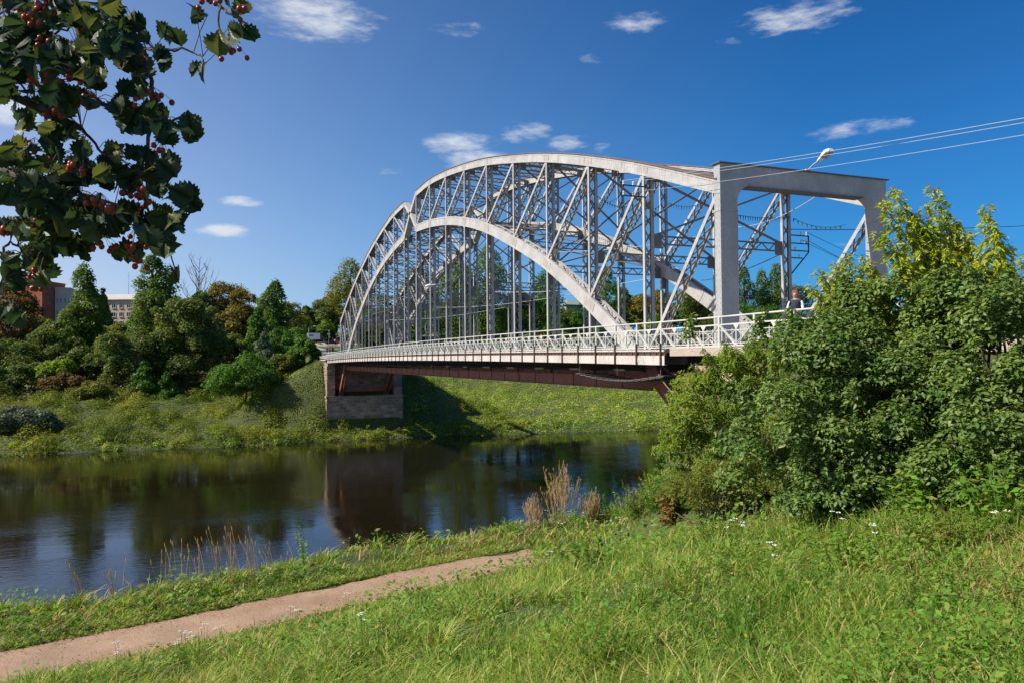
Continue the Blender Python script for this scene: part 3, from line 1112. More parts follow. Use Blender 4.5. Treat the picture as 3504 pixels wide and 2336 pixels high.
pier('stone_pier', 'dressed stone pier on the far bank with steel bearings in its niche', 103.6, 1, -1.5)
pier('stone_pier', 'stone pier hidden behind the bushes at the near end of the bridge', -1.0, -1, 2.)
ab = MB()
ab.box(-2.15, 10.8, -34, -5.7, 4., WZ + .34)
ab.box(-2.35, 11.0, -34, -.2, WZ + .345, WZ + .60)
tag(ab.build('bridge_abutment', 'concrete'), 'pale concrete approach slab carrying the railing beyond the portal', 'abutment')
ab = MB()
ab.box(-2.1, 10.7, LEN + 6.0, LEN + 9.5, 6., WZ + .4)
ab.box(-2.3, 10.9, LEN + 1.5, LEN + 10, WZ + .405, WZ + .62)
tag(ab.build('bridge_abutment', 'concrete'), 'concrete abutment slab behind the far stone pier', 'abutment')

# ------------------------------------------------------------------ vegetation
def rand_unit(rng, n):
    v = rng.normal(size=(n, 3))
    return v / np.linalg.norm(v, axis=1, keepdims=True)


def leaf_quads(C, Nn, size, rng, aspect=.6, fold=.0):
    """one rhombic leaf per point: centres C, facing Nn"""
    n = len(C)
    a = np.cross(Nn, rand_unit(rng, n))
    a /= np.linalg.norm(a, axis=1, keepdims=True) + 1e-9
    b = np.cross(Nn, a)
    s = (size * (.65 + .7 * rng.rand(n)))[:, None]
    V = np.empty((n, 4, 3))
    V[:, 0] = C - a * s
    V[:, 1] = C + b * s * aspect - a * s * .1 + Nn * s * fold
    V[:, 2] = C + a * s
    V[:, 3] = C - b * s * aspect - a * s * .1 + Nn * s * fold
    F = np.arange(n * 4).reshape(n, 4)
    return V.reshape(-1, 3), F


def crown_points(blobs, n, rng, fill=.35):
    """points through a crown made of many small lobes, thick near the outside"""
    B = np.array(blobs)
    wgt = (B[:, 3] * B[:, 4] + B[:, 4] * B[:, 5] + B[:, 3] * B[:, 5])
    k = rng.choice(len(B), n, p=wgt / wgt.sum())
    d = rand_unit(rng, n)
    d[:, 2] = np.where(d[:, 2] < -.3, -d[:, 2] * .8, d[:, 2])
    d /= np.linalg.norm(d, axis=1, keepdims=True)
    r = np.where(rng.rand(n) < fill, rng.rand(n) ** .5, .80 + .45 * rng.rand(n) ** 1.6)
    C = B[k, :3] + d * r[:, None] * B[k, 3:6]
    # drop what lies deep inside another lobe
    keep = np.ones(n, bool)
    for q in B:
        e = (((C - q[:3]) / q[3:6]) ** 2).sum(1)
        keep &= ~((e < .42) & (rng.rand(n) < .75))
    return C[keep], d[keep]


def make_blobs(kind, h, w, rng):
    out = []
    if kind == 'poplar':
        n = int(20 + h * 1.8)
        for i in range(n):
            t = (i + .5) / n
            prof = (math.sin(math.pi * min(1, (t * .9 + .12))) ** .6) * (1 if t < .8 else .85)
            a, rr = rng.rand() * 6.283, w * prof * (.3 + .55 * rng.rand())
            s = w * (.22 + .24 * rng.rand() ** 1.4) * (1.15 - .4 * t)
            out.append((rr * math.cos(a), rr * math.sin(a), h * (.10 + .84 * t), s, s, s * (1.2 + .7 * rng.rand())))
    elif kind == 'cone':
        n = int(24 + h * 2)
        for i in range(n):
            t = (i + .5) / n
            prof = (1 - t) ** .8
            a, rr = rng.rand() * 6.283, w * prof * (.3 + .5 * rng.rand())
            s = w * (.12 + .26 * prof) * (.7 + .5 * rng.rand())
            out.append((rr * math.cos(a), rr * math.sin(a), h * (.06 + .9 * t), s, s, s * 1.0))
    elif kind == 'shrub':
        n = 16
        for i in range(n):
            a, rr = rng.rand() * 6.283, w * .72 * rng.rand() ** .5
            zz = h * (.18 + .6 * rng.rand() * (1 - (rr / w) ** 2))
            s = w * (.22 + .16 * rng.rand())
            out.append((rr * math.cos(a), rr * math.sin(a), zz, s, s, min(s * .9, h * .34)))
    else:
        n = 46
        for i in range(n):
            u, a = rng.rand(), rng.rand() * 6.283
            ph = math.acos(1 - 1.95 * u)
            rr = .45 + .42 * rng.rand()
            s = w * (.13 + .22 * rng.rand() ** 1.5)
            out.append((w * rr * math.sin(ph) * math.cos(a), w * rr * math.sin(ph) * math.sin(a), h * (.50 + .46 * rr * math.cos(ph) + .05 * rng.normal()), s, s, s * (.8 + .4 * rng.rand())))
    return out


def plant(name, label, cat, loc, h, w, kind, leaf, n, size, seed, group=None, bark='bark', trunk=True):
    rng = np.random.RandomState(seed)
    t = thing(name, label, cat, loc, 0, group)
    blobs = make_blobs(kind, h, w, rng)
    C, d = crown_points(blobs, n, rng)
    Nn = d * .7 + rand_unit(rng, len(C)) * .8 + np.array((0, 0, .45))
    Nn /= np.linalg.norm(Nn, axis=1, keepdims=True)
    V, F = leaf_quads(C, Nn, np.full(len(C), size), rng)
    np_mesh('foliage' if kind == 'shrub' else 'crown', V, F, leaf, t)
    mb = MB()
    if kind == 'shrub':
        for b in blobs[:7]:
            mb.tube([(b[0] * .1, b[1] * .1, -.3), (b[0] * .6, b[1] * .6, b[2] * .5), (b[0], b[1], b[2])], [.05, .035, .015], 5)
        mb.build('stem', bark, t)
    else:
        r0 = max(.1, h * .016)
        mb.tube([(0, 0, -.6), (.05 * w, 0, h * .3), (-.04 * w, .03 * w, h * .6), (0, 0, h * .92)], [r0 * 1.2, r0 * .9, r0 * .55, .03], 7)
        for b in blobs[::2]:
            z0 = max(h * .12, b[2] - h * .2)
            mb.tube([(0, 0, z0), (b[0] * .5, b[1] * .5, (z0 + b[2]) / 2 + .05 * h), (b[0], b[1], b[2])], [r0 * .45, r0 * .28, .02], 5)
        mb.build('trunk', bark, t)
    return t


def foot(px, Y):
    """a spot on the ground in the plane y = Y, in the direction of a photo column"""
    d = at(px, 1250, 1, Y)
    return (d[0], Y, float(ground_z(d[0], Y)))


def ztop(px, py, Y):
    return at(px, py, 1, Y)[2]


def by_photo(name, label, cat, px, py, half, Y, kind, leaf, n, size, seed, group, sink=.3, hmul=1.05, bark='bark'):
    x, y, z = foot(px, Y)
    h = (ztop(px, py, Y) - z) * hmul
    w = half / FPX * np.linalg.norm(np.array([x, y]) - EYE[:2]) * (1.28 if group != TR else 1.35)
    return plant(name, label, cat, (x, y, z - sink), h + sink, w, kind, leaf, int(n * 2.6), size * .95, seed, group, bark)


TB = 'trees on the far bank left of the bridge'
TR = 'trees behind the bridge'
SB = 'shrubs on the far bank slope'
FAR = [
    ('broadleaf_tree', 'olive brown tree in front of the red brick building', 'tree', 30, 945, 72, 172, 'round', 'leaf_brown', 6000, .30, 11, TB),
    ('broadleaf_tree', 'dark tree standing lower right of the red brick building', 'tree', 205, 1078, 70, 160, 'round', 'leaf_dark', 6000, .30, 12, TB),
    ('poplar_tree', 'tall bright green poplar between the brick and the pale buildings', 'tree', 285, 935, 52, 158, 'poplar', 'leaf_poplar', 8000, .30, 13, TB),
    ('fir_tree', 'dark narrow fir beside the end of the pale building', 'tree', 352, 992, 30, 196, 'cone', 'leaf_spruce', 3500, .32, 14, TB),
    ('poplar_tree', 'tall green poplar at the right end of the pale building', 'tree', 522, 892, 54, 165, 'poplar', 'leaf_poplar', 8000, .30, 15, TB),
    ('birch_tree', 'loose thin crowned tree beside the tall green poplar', 'tree', 578, 925, 42, 170, 'poplar', 'leaf_green', 3200, .28, 16, TB),
    ('maple_tree', 'largest dark green tree with a broad rounded crown', 'tree', 640, 1000, 96, 140, 'round', 'leaf_dark', 13000, .27, 17, TB),
    ('maple_tree', 'dark green bushy tree left of the largest dark tree', 'tree', 455, 1120, 90, 141, 'round', 'leaf_dark', 9000, .27, 18, TB),
    ('autumn_tree', 'broad golden brown tree behind the dark trees', 'tree', 800, 960, 92, 166, 'round', 'leaf_gold', 11000, .29, 19, TB),
    ('autumn_tree', 'narrow golden tree at the left shoulder of the broad golden tree', 'tree', 735, 985, 40, 170, 'poplar', 'leaf_gold', 4000, .29, 20, TB),
    ('poplar_tree', 'dark green poplar right of the golden tree', 'tree', 940, 978, 50, 158, 'poplar', 'leaf_poplar', 8000, .28, 21, TB),
    ('conical_tree', 'fresh green cone shaped tree before the dark green poplar', 'tree', 880, 1062, 60, 146, 'cone', 'leaf_green', 7500, .26, 22, TB),
    ('broadleaf_tree', 'round fresh green tree near the end of the bridge railing', 'tree', 988, 1112, 50, 148, 'round', 'leaf_green', 6500, .25, 23, TB),
    ('conical_tree', 'grey green pointed tree rising from the slope', 'tree', 905, 1140, 48, 128, 'cone', 'leaf_willow', 5500, .22, 24, TB),
    ('broadleaf_tree', 'leafy green tree crowding the far end of the railing', 'tree', 1040, 1152, 42, 118, 'round', 'leaf_green', 7500, .21, 25, TB),
    ('broadleaf_tree', 'yellowish green bushy tree on the slope left of the pier', 'tree', 985, 1212, 46, 119, 'round', 'leaf_olive', 5500, .2, 26, TB),
    ('bush', 'largest olive bush low on the bank left of the stone pier', 'bush', 838, 1225, 92, 113, 'round', 'leaf_green', 9000, .20, 27, SB),
    ('small_fir', 'small pointed evergreen at the foot of the dark trees', 'tree', 495, 1240, 42, 133, 'cone', 'leaf_green', 4500, .22, 28, TB),
    ('small_fir', 'second small evergreen just right of the first below the dark tree', 'tree', 570, 1275, 32, 132, 'cone', 'leaf_green', 3500, .22, 29, TB),
    ('bush', 'bright yellow green bush in the shade on the left slope', 'bush', 194, 1205, 52, 140, 'shrub', 'leaf_bright', 4500, .22, 30, SB),
    ('bush', 'brownish bush below the bright yellow green one', 'bush', 208, 1265, 56, 136, 'shrub', 'leaf_brown', 4500, .22, 31, SB),
    ('bush', 'dark bush at the left edge of the far slope', 'bush', 30, 1250, 60, 139, 'shrub', 'leaf_dark', 4500, .24, 32, SB),
    ('bush', 'dark green bush between the left edge and the brown bush', 'bush', 115, 1230, 60, 142, 'shrub', 'leaf_dark', 5000, .24, 33, SB),
    ('bush', 'olive bush at the foot of the left slope', 'bush', 310, 1302, 50, 131, 'shrub', 'leaf_olive', 4000, .2, 34, SB),
    ('willow_bush', 'silvery grey willow bush close to the water', 'bush', 72, 1392, 82, 109.5, 'shrub', 'leaf_willow', 8000, .19, 35, SB),
    ('willow_bush', 'smaller grey green willow beside the silvery one', 'bush', 185, 1432, 34, 109, 'shrub', 'leaf_willow', 3000, .18, 36, SB),
    ('broadleaf_tree', 'dark far tree above the street lamps beside the bridge end', 'tree', 1090, 1030, 55, 262, 'round', 'leaf_dark', 6000, .42, 37, TB),
    ('broadleaf_tree', 'small far tree left of the far street lamps', 'tree', 1030, 1068, 28, 268, 'round', 'leaf_dark', 3000, .42, 38, TB),
    ('autumn_tree', 'tall olive green tree behind the far end of the trusses', 'tree', 1200, 922, 68, 262, 'poplar', 'leaf_olive', 9000, .36, 39, TB),
    ('broadleaf_tree', 'low olive tree between the dark far tree and the tall olive one', 'tree', 1140, 1000, 46, 275, 'round', 'leaf_olive', 5000, .36, 40, TB),
    ('bush', 'bushy green growth left of the first dark tree', 'bush', 280, 1150, 60, 150, 'shrub', 'leaf_dark', 5500, .26, 41, SB),
    ('broadleaf_tree', 'low olive tree in front of the pale building', 'tree', 365, 1108, 46, 178, 'round', 'leaf_olive', 5000, .3, 42, TB),
    ('bush', 'shaded bush under the left shoulder of the bright poplar', 'bush', 20, 1140, 80, 155, 'shrub', 'leaf_dark', 5500, .28, 43, SB),
    # seen through and behind the bridge
    ('broadleaf_tree', 'low yellow green tree behind the far hangers of the bridge', 'tree', 1290, 1085, 66, 200, 'round', 'leaf_olive', 6500, .34, 50, TR),
    ('poplar_tree', 'leafy poplar behind the crown hinge of the bridge', 'tree', 1432, 930, 55, 215, 'poplar', 'leaf_poplar', 7000, .36, 51, TR),
    ('poplar_tree', 'dense dark green poplar behind the middle posts', 'tree', 1560, 890, 62, 205, 'poplar', 'leaf_poplar', 9000, .35, 52, TR),
    ('poplar_tree', 'tallest green poplar seen between the middle posts', 'tree', 1672, 858, 66, 200, 'poplar', 'leaf_poplar', 10000, .34, 53, TR),
    ('broadleaf_tree', 'dark round tree right of the tallest poplar', 'tree', 1770, 985, 62, 208, 'round', 'leaf_dark', 6500, .35, 54, TR),
    ('birch_tree', 'slender tree with hanging foliage left of the green house', 'tree', 1872, 952, 58, 196, 'poplar', 'leaf_green', 8000, .32, 55, TR),
    ('broadleaf_tree', 'small round tree in front of the green house', 'tree', 1950, 1058, 46, 186, 'round', 'leaf_green', 6000, .3, 56, TR),
    ('broadleaf_tree', 'green tree right of the green house', 'tree', 2078, 935, 52, 212, 'poplar', 'leaf_green', 6000, .36, 57, TR),
    ('broadleaf_tree', 'dark tree behind the first near posts', 'tree', 2140, 970, 42, 225, 'round', 'leaf_dark', 5000, .38, 58, TR),
    ('autumn_tree', 'golden leaved tree seen under the near arch', 'tree', 2225, 985, 62, 205, 'round', 'leaf_gold', 7500, .35, 59, TR),
    ('broadleaf_tree', 'bright green low tree behind the railing near the first diagonal', 'tree', 2250, 1070, 50, 170, 'round', 'leaf_bright', 5500, .28, 60, TR),
    ('broadleaf_tree', 'dark tree hidden behind the near portal leg', 'tree', 2400, 990, 66, 210, 'round', 'leaf_dark', 7000, .36, 61, TR),
    ('poplar_tree', 'first poplar right of the near portal leg', 'tree', 2552, 928, 36, 205, 'poplar', 'leaf_poplar', 6000, .33, 62, TR),
    ('poplar_tree', 'second poplar right of the near portal leg', 'tree', 2612, 940, 36, 208, 'poplar', 'leaf_poplar', 6000, .33, 63, TR),
    ('poplar_tree', 'third and widest poplar seen through the portal', 'tree', 2665, 918, 38, 204, 'poplar', 'leaf_poplar', 6500, .33, 64, TR),
    ('broadleaf_tree', 'fourth tree seen through the portal behind the person', 'tree', 2745, 960, 46, 212, 'round', 'leaf_willow', 3500, .34, 65, TR),
    ('broadleaf_tree', 'low green tree at the foot of the portal poplars', 'tree', 2600, 1040, 70, 186, 'round', 'leaf_green', 7000, .3, 66, TR),
    ('fir_tree', 'dark fir at the right edge behind the bushes', 'tree', 3455, 920, 70, 60, 'cone', 'leaf_spruce', 9000, .13, 67, TR),
]
for a in FAR:
    by_photo(*a)
# continuous belt of lower trees that closes the view under the bridge
rng = np.random.RandomState(77)
BELT = ['leaf_dark', 'leaf_green', 'leaf_poplar', 'leaf_olive']
BW = ['dark green', 'mid green', 'deep green', 'olive green']
k = 0
for px in range(1240, 3500, 86):
    Y = 222 + 26 * rng.rand()
    py = (1010 if px < 2450 else 1060) + 60 * rng.rand()
    by_photo('background_tree', '%s tree in the belt of low trees behind the bridge' % BW[k % 4], 'tree', px + 20 * rng.rand(), py, 62, Y, 'round', BELT[k % 4], 3000, .45, 900 + k, 'low belt of trees behind the bridge')
    k += 1
for px in range(-60, 1100, 96):
    Y = 252 + 20 * rng.rand()
    if 330 < px < 470:
        continue
    by_photo('background_tree', '%s tree in the far belt on the hill at left' % BW[k % 4], 'tree', px, 1100 + 25 * rng.rand(), 62, Y, 'round', BELT[k % 4], 2500, .5, 900 + k, 'far belt of trees on the left hill')
    k += 1

for i, (px, py, Y, lf, lab) in enumerate(((100, 1075, 182, 'leaf_dark', 'dark low tree under the left end of the brick tower'), (330, 1120, 172, 'leaf_dark', 'dark low tree below the fir'), (425, 1118, 186, 'leaf_green', 'green low tree before the pale building wall'), (560, 1010, 180, 'leaf_poplar', 'green tree filling the gap behind the largest dark tree'), (700, 1060, 176, 'leaf_dark', 'dark tree below the bare grey branches'), (760, 1130, 150, 'leaf_dark', 'dark low tree at the foot of the golden tree'), (860, 1010, 172, 'leaf_poplar', 'green tree behind the right side of the golden tree'), (985, 1030, 182, 'leaf_olive', 'olive tree right of the dark green poplar'), (520, 1150, 150, 'leaf_dark', 'dark round tree between the two bushy dark trees'), (940, 1105, 138, 'leaf_green', 'green tree behind the grey green pointed one'), (240, 1140, 156, 'leaf_dark', 'dark tree at the foot of the tall bright poplar'), (25, 1060, 186, 'leaf_brown', 'brownish tree at the very left edge of the hill'))):
    by_photo('understory_tree', lab, 'tree', px, py, 62, Y, 'round', lf, 4200, .27, 700 + i, 'lower trees filling the left hillside')

# bare-topped tree
x, y, z = foot(680, 168)
t = thing('dying_tree', 'half dead tree with bare grey branches at the top', 'tree', (x, y, z), 0, TB)
h = ztop(680, 885, 168) - z
rng = np.random.RandomState(3)
mb = MB()
mb.tube([(0, 0, -.5), (.2, 0, h * .4), (0, .1, h * .7), (.1, 0, h)], [.28, .2, .12, .02], 6)
for i in range(26):
    z0 = h * (.45 + .5 * rng.rand())
    a = rng.rand() * 6.28
    L = (h - z0) * .35 + .9 + 1.6 * rng.rand()
    p0 = Vector((0, 0, z0))
    p1 = p0 + Vector((math.cos(a) * L * .45, math.sin(a) * L * .45, L * .6))
    p2 = p1 + Vector((math.cos(a) * L * .3, math.sin(a) * L * .3, L * .7))
    mb.tube([p0, p1, p2], [.08, .055, .02], 5)
    for q in range(3):
        e = p1.lerp(p2, rng.rand())
        dd = Vector((rng.normal() * .5, rng.normal() * .5, .9)) * L * .3
        mb.tube([e, e + dd], [.04, .015], 4)
mb.build('trunk', 'bark_grey', t)
C, d = crown_points([(rng.normal() * 1.2, rng.normal() * 1.2, h * (.35 + .4 * rng.rand()), 1.1, 1.1, 1.3) for i in range(14)], 3500, rng)
V, F = leaf_quads(C, rand_unit(rng, len(C)), np.full(len(C), .26), rng)
np_mesh('crown', V, F, 'leaf_green', t)


# ground cover on the far bank: countless low plants
def cover(name, label, n, xr, yr, size, mat, seed, hgt, mask=None, mounds=0, mr=(.5, 1.5), nm=0):
    rng = np.random.RandomState(seed)
    x = xr[0] + (xr[1] - xr[0]) * rng.rand(n)
    y = yr[0] + (yr[1] - yr[0]) * rng.rand(n) ** 1.15
    if mask is not None:
        k = mask(x, y, rng)
        x, y = x[k], y[k]
    fm = lambda a, b: np.clip(fbm(a * .30 + 3, b * .42 + 8, 4) - .30, 0, 1) ** 1.25 * 3.0
    m = fm(x, y) * np.where((x > -8) & (x < 13) & (y > 104), .35, 1.)
    z = ground_z(x, y) + m * hgt * (.35 + .65 * rng.rand(len(x)) ** .5)
    C = np.stack([x, y, z], -1)
    e = .35
    gx = (fm(x + e, y) - m) * hgt / e
    gy = (fm(x, y + e) - m) * hgt / e
    Nn = np.stack([-gx, -gy, np.ones(len(x))], -1) + rand_unit(rng, len(x)) * .9
    if mounds:                              # bushy hummocks standing out of the low cover
        mx, my = xr[0] + (xr[1] - xr[0]) * rng.rand(mounds), yr[0] + (yr[1] - yr[0]) * rng.rand(mounds)
        k = np.ones(mounds, bool) if mask is None else mask(mx, my, rng)
        k &= ~((mx > -8) & (mx < 13) & (my > 104))
        mx, my = mx[k], my[k]
        r = mr[0] + (mr[1] - mr[0]) * rng.rand(len(mx)) ** 2
        hh = r * (.70 + .75 * rng.rand(len(mx)))
        q = rng.choice(len(mx), nm, p=r * r / (r * r).sum())
        d = rand_unit(rng, nm)
        d[:, 2] = np.abs(d[:, 2])
        rr = .75 + .4 * rng.rand(nm) ** 1.5
        ax, ay = mx[q] + d[:, 0] * r[q] * rr, my[q] + d[:, 1] * r[q] * rr
        C = np.concatenate([C, np.stack([ax, ay, ground_z(ax, ay) * .6 + ground_z(mx, my)[q] * .4 + d[:, 2] * hh[q] * rr - .05], -1)])
        Nn = np.concatenate([Nn, d * .8 + rand_unit(rng, nm) * .6 + np.array((0, 0, .3))])
    Nn /= np.linalg.norm(Nn, axis=1, keepdims=True)
    V, F = leaf_quads(C, Nn, np.full(len(C), size) * (.7 + .6 * rng.rand(len(C))), rng)
    return tag(np_mesh(name, V, F, mat), label, None, None, 'stuff')


def not_road(x, y, rng):
    return ~((x > -2.4) & (x < 10.9) & (y > 103.4)) & (ground_z(x, y) > .92)


cover('undergrowth', 'olive and yellow green weeds covering the far bank', 90000, (-118, -2), (97, 136), .12, 'bank_leaf', 1, .8, not_road, 640, (.7, 2.2), 150000)
cover('undergrowth', 'fresh green plants along the far waterline', 26000, (-118, 80), (86, 104), .12, 'bank_grass', 2, .55, lambda x, y, r: not_road(x, y, r) & (ground_z(x, y) < 2.3), 420, (.35, 1.0), 16000)
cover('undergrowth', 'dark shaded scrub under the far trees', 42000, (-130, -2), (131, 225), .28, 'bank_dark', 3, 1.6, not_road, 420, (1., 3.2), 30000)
cover('undergrowth', 'sunlit meadow and weeds on the low bank right of the pier', 75000, (10, 130), (88, 200), .17, 'bank_grass', 4, .7, not_road, 700, (.5, 2.2), 40000)
cover('undergrowth', 'weeds on the slope beside the far stone pier', 26000, (-16, 34), (97, 135), .14, 'bank_leaf', 5, .8, not_road, 260, (.4, 1.5), 18000)
# reeds standing at the waterline
rng = np.random.RandomState(31)

# ------------------------------------------------------------------ near bank: grass, weeds, bushes
def ground_hit(px, py):
    """where the view through a photo pixel meets the near ground"""
    d = np.array(cam_dir(px, py))
    t = 2.5
    while t < 70:
        q = EYE + d * t
        if q[2] < float(ground_z(q[0], q[1])):
            return q
        t += .05
    return q


def sector(n, rng, zmin, zmax, pw=1.0, lim=1.0):
    """random spots in front of the camera, denser close by"""
    u = rng.rand(n)
    Z = (zmin ** (1 - pw) + u * (zmax ** (1 - pw) - zmin ** (1 - pw))) ** (1 / (1 - pw)) if pw != 1 else zmin * (zmax / zmin) ** u
    X = (rng.rand(n) * 2 - 1) * lim * Z
    fx, fy = math.sin(YAW), math.cos(YAW)
    return EYE[0] + Z * fx + X * fy, EYE[1] + Z * fy - X * fx, Z


def tdist(x, y):
    return (y - path_y(x)) * .95


def blades(x, y, z, h, w, lean, rng, wind=(.5, -.2), ang=None):
    """curved grass blades, 3 segments each"""
    n = len(x)
    a = rng.rand(n) * 6.283 if ang is None else ang
    dx, dy = np.cos(a) * lean + wind[0] * lean * .5, np.sin(a) * lean + wind[1] * lean * .5
    sx, sy = -np.sin(a + rng.normal(size=n) * .7), np.cos(a + rng.normal(size=n) * .7)
    V = np.empty((n, 8, 3))
    for i, (t, ww) in enumerate(((0, .8), (.4, 1.), (.75, .7), (1., .08))):
        cx, cy = x + dx * h * t ** 2, y + dy * h * t ** 2
        cz = z + h * (t - .32 * lean * t * t)
        V[:, 2 * i] = np.stack([cx - sx * w * ww, cy - sy * w * ww, cz], -1)
        V[:, 2 * i + 1] = np.stack([cx + sx * w * ww, cy + sy * w * ww, cz], -1)
    b = (np.arange(n) * 8)[:, None]
    F = np.concatenate([b + np.array([[0, 1, 3, 2]]), b + np.array([[2, 3, 5, 4]]), b + np.array([[4, 5, 7, 6]])], 0)
    return V.reshape(-1, 3), F


PEND = _pp[6, 0] + .3


def in_clear(x, y):
    """the bare path and the river are kept free"""
    t = tdist(x, y)
    e = .98 + .45 * (vnoise(x * 1.7, y * 1.7) - .5)
    return ((np.abs(t) > e) | (x > PEND)) & (t < 7.5) & ~((x > -2.3) & (y > -6))


rng = np.random.RandomState(21)
x, y, Z = sector(300000, rng, 2.6, 46, 1.25)
tt = tdist(x, y)
lush = fbm(x * .55 + 40, y * .55, 5)
k = in_clear(x, y) & (rng.rand(len(x)) < np.clip(.30 + (lush - .33) * 3.0, .12, 1))
x, y, Z, tt, lush = x[k], y[k], Z[k], tt[k], lush[k]
edge = np.clip((np.where(x > PEND, 9., np.abs(tt)) - .95) / np.where(tt < 0, 2.2, 1.2), 0, 1)
h = (.07 + .22 * np.clip((lush - .33) * 2.9, 0, 1) + .10 * rng.rand(len(x))) * (.22 + .78 * edge) * (.6 + .8 * rng.rand(len(x)))
h = np.where(tt > .8, h * .78, h)
wd = (.0032 + .0032 * rng.rand(len(x))) * np.clip(Z / 8., 1, 3.2)
V, F = blades(x, y, ground_z(x, y) - .02, h, wd, .25 + .75 * rng.rand(len(x)), rng)
tx, ty, tZ = sector(8000, rng, 2.6, 44, 1.3)               # tussocks
tl = fbm(tx * .5 + 7, ty * .5 + 3, 4)
k = in_clear(tx, ty) & (rng.rand(len(tx)) < np.clip(.25 + (tl - .36) * 4, .08, 1))
tx, ty, tZ, tl = tx[k], ty[k], tZ[k], tl[k]
td = np.where(tx > PEND, 9., np.abs(tdist(tx, ty)))
tr_ = (.08 + .13 * rng.rand(len(tx)))
th = (.20 + .26 * rng.rand(len(tx)) ** 1.4) * np.clip((td - .7) / 1.6, .25, 1)
nb = 30
a = rng.rand(len(tx), nb) * 6.283
rr = np.sqrt(rng.rand(len(tx), nb)) * tr_[:, None]
bx, by = (tx[:, None] + rr * np.cos(a)).ravel(), (ty[:, None] + rr * np.sin(a)).ravel()
bh = (th[:, None] * (.55 + .6 * rng.rand(len(tx), nb))).ravel()
bl = (.25 + 1.1 * rr / .2 + .5 * rng.rand(len(tx), nb) ** 2).ravel()
bz = np.repeat(tZ, nb)
V2, F2 = blades(bx, by, ground_z(bx, by) - .02, bh, (.0038 + .0034 * rng.rand(len(bx))) * np.clip(bz / 8., 1, 3.2), bl, rng, (.25, -.1), (a + rng.normal(size=a.shape) * .5).ravel())
F = np.concatenate([F, F2 + len(V)])
V = np.concatenate([V, V2])
tag(np_mesh('grass', V, F, 'grass_blade'), 'uncut bright green grass on the near slope and along the footpath', kind='stuff')
# dry blades and straw
x, y, Z = sector(70000, rng, 2.6, 40, 1.25)
k = in_clear(x, y) & (rng.rand(len(x)) < np.clip((fbm(x * .3 + 80, y * .3, 3) - .38 + .03 * np.clip(x + 14, 0, 8)) * 4, .06, 1))
x, y, Z = x[k], y[k], Z[k]
V, F = blades(x, y, ground_z(x, y) - .02, .18 + .32 * rng.rand(len(x)), (.0028 + .002 * rng.rand(len(x))) * np.clip(Z / 8, 1, 3), .4 + .9 * rng.rand(len(x)), rng)
tag(np_mesh('dry_grass', V, F, 'grass_dry'), 'pale dry straw among the green grass', kind='stuff')
# broad leaved weeds
x, y, Z = sector(180000, rng, 2.6, 42, 1.2)
fb = fbm(x * .6 + 11, y * .6 + 70, 4)
right = np.clip((x + 13) / 6, 0, 1)
k = in_clear(x, y) & (rng.rand(len(x)) < np.clip((fb - .41 + .08 * right) * 5, .06, 1))
x, y, Z = x[k], y[k], Z[k]
hh = rng.rand(len(x)) ** 1.3 * (.16 + .5 * np.clip((fbm(x * .6 + 11, y * .6 + 70, 4) - .38) * 2.5, 0, 1))
C = np.stack([x, y, ground_z(x, y) + .04 + hh], -1)
Nn = rand_unit(rng, len(x)) * .6 + np.array((-.15, -.05, .9))
Nn /= np.linalg.norm(Nn, axis=1, keepdims=True)
V, F = leaf_quads(C, Nn, np.full(len(C), .021) * (.5 + 1.1 * rng.rand(len(C))) * np.clip(Z / 7, 1, 2.6), rng, .5, .12)
tag(np_mesh('weeds', V, F, 'weed_leaf'), 'leafy green weeds growing through the near grass', kind='stuff')
# short turf right beside the path
xs_ = _pp[1, 0] - 8 + rng.rand(70000) * (PEND - _pp[1, 0] + 8)
tq = rng.normal(size=len(xs_)) * .5
tq = np.sign(tq) * (.86 + np.abs(tq))
ys_ = path_y(xs_) + tq / .95
k = ~((xs_ > -2.3) & (ys_ > -6)) & (rng.rand(len(xs_)) < np.clip(.4 + vnoise(xs_ * 2.2, ys_ * 2.2), 0, 1))
V, F = blades(xs_[k], ys_[k], ground_z(xs_[k], ys_[k]) - .01, .04 + .12 * rng.rand(k.sum()), .007 + .006 * rng.rand(k.sum()), .5 + .8 * rng.rand(k.sum()), rng)
tag(np_mesh('turf', V, F, 'grass_blade'), 'short trampled turf along both edges of the footpath', kind='stuff')

n = 2000
xs_ = _pp[1, 0] - 6 + rng.rand(n) * (PEND - _pp[1, 0] + 6)
tq = (rng.rand(n) * 2 - 1) * .9
ys_ = path_y(xs_) + tq / .95
C = np.stack([xs_, ys_, np.maximum(ground_z(xs_, ys_), PZ) + .03], -1)
sz = .004 + .012 * rng.rand(n) ** 3
oct_ = np.array([(1, 0, 0), (0, 1, 0), (-1, 0, 0), (0, -1, 0), (0, 0, .7), (0, 0, -.5)])
V = (C[:, None] + oct_[None] * sz[:, None, None] * (.6 + .8 * rng.rand(n, 6, 1))).reshape(-1, 3)
F = (np.arange(n) * 6)[:, None, None] + np.array([(0, 1, 4), (1, 2, 4), (2, 3, 4), (3, 0, 4), (1, 0, 5), (2, 1, 5), (3, 2, 5), (0, 3, 5)])[None]
flat('pebble', (.36, .29, .23), .9, var=.35, scale=9.)
tag(np_mesh('gravel', V, F.reshape(-1, 3), 'pebble'), 'small pebbles strewn on the footpath', kind='stuff')
n = 2600
xs_ = _pp[1, 0] - 6 + rng.rand(n) * (PEND - _pp[1, 0] + 6)
tq = np.sign(rng.rand(n) - .5) * (1.0 - .55 * rng.rand(n) ** 2)
ys_ = path_y(xs_) + tq / .95
C = np.stack([xs_, ys_, np.maximum(ground_z(xs_, ys_), PZ) + .045], -1)
Nn = rand_unit(rng, n) * .3 + np.array((0, 0, 1.))
V, F = leaf_quads(C, Nn, np.full(n, .022), rng, .5)
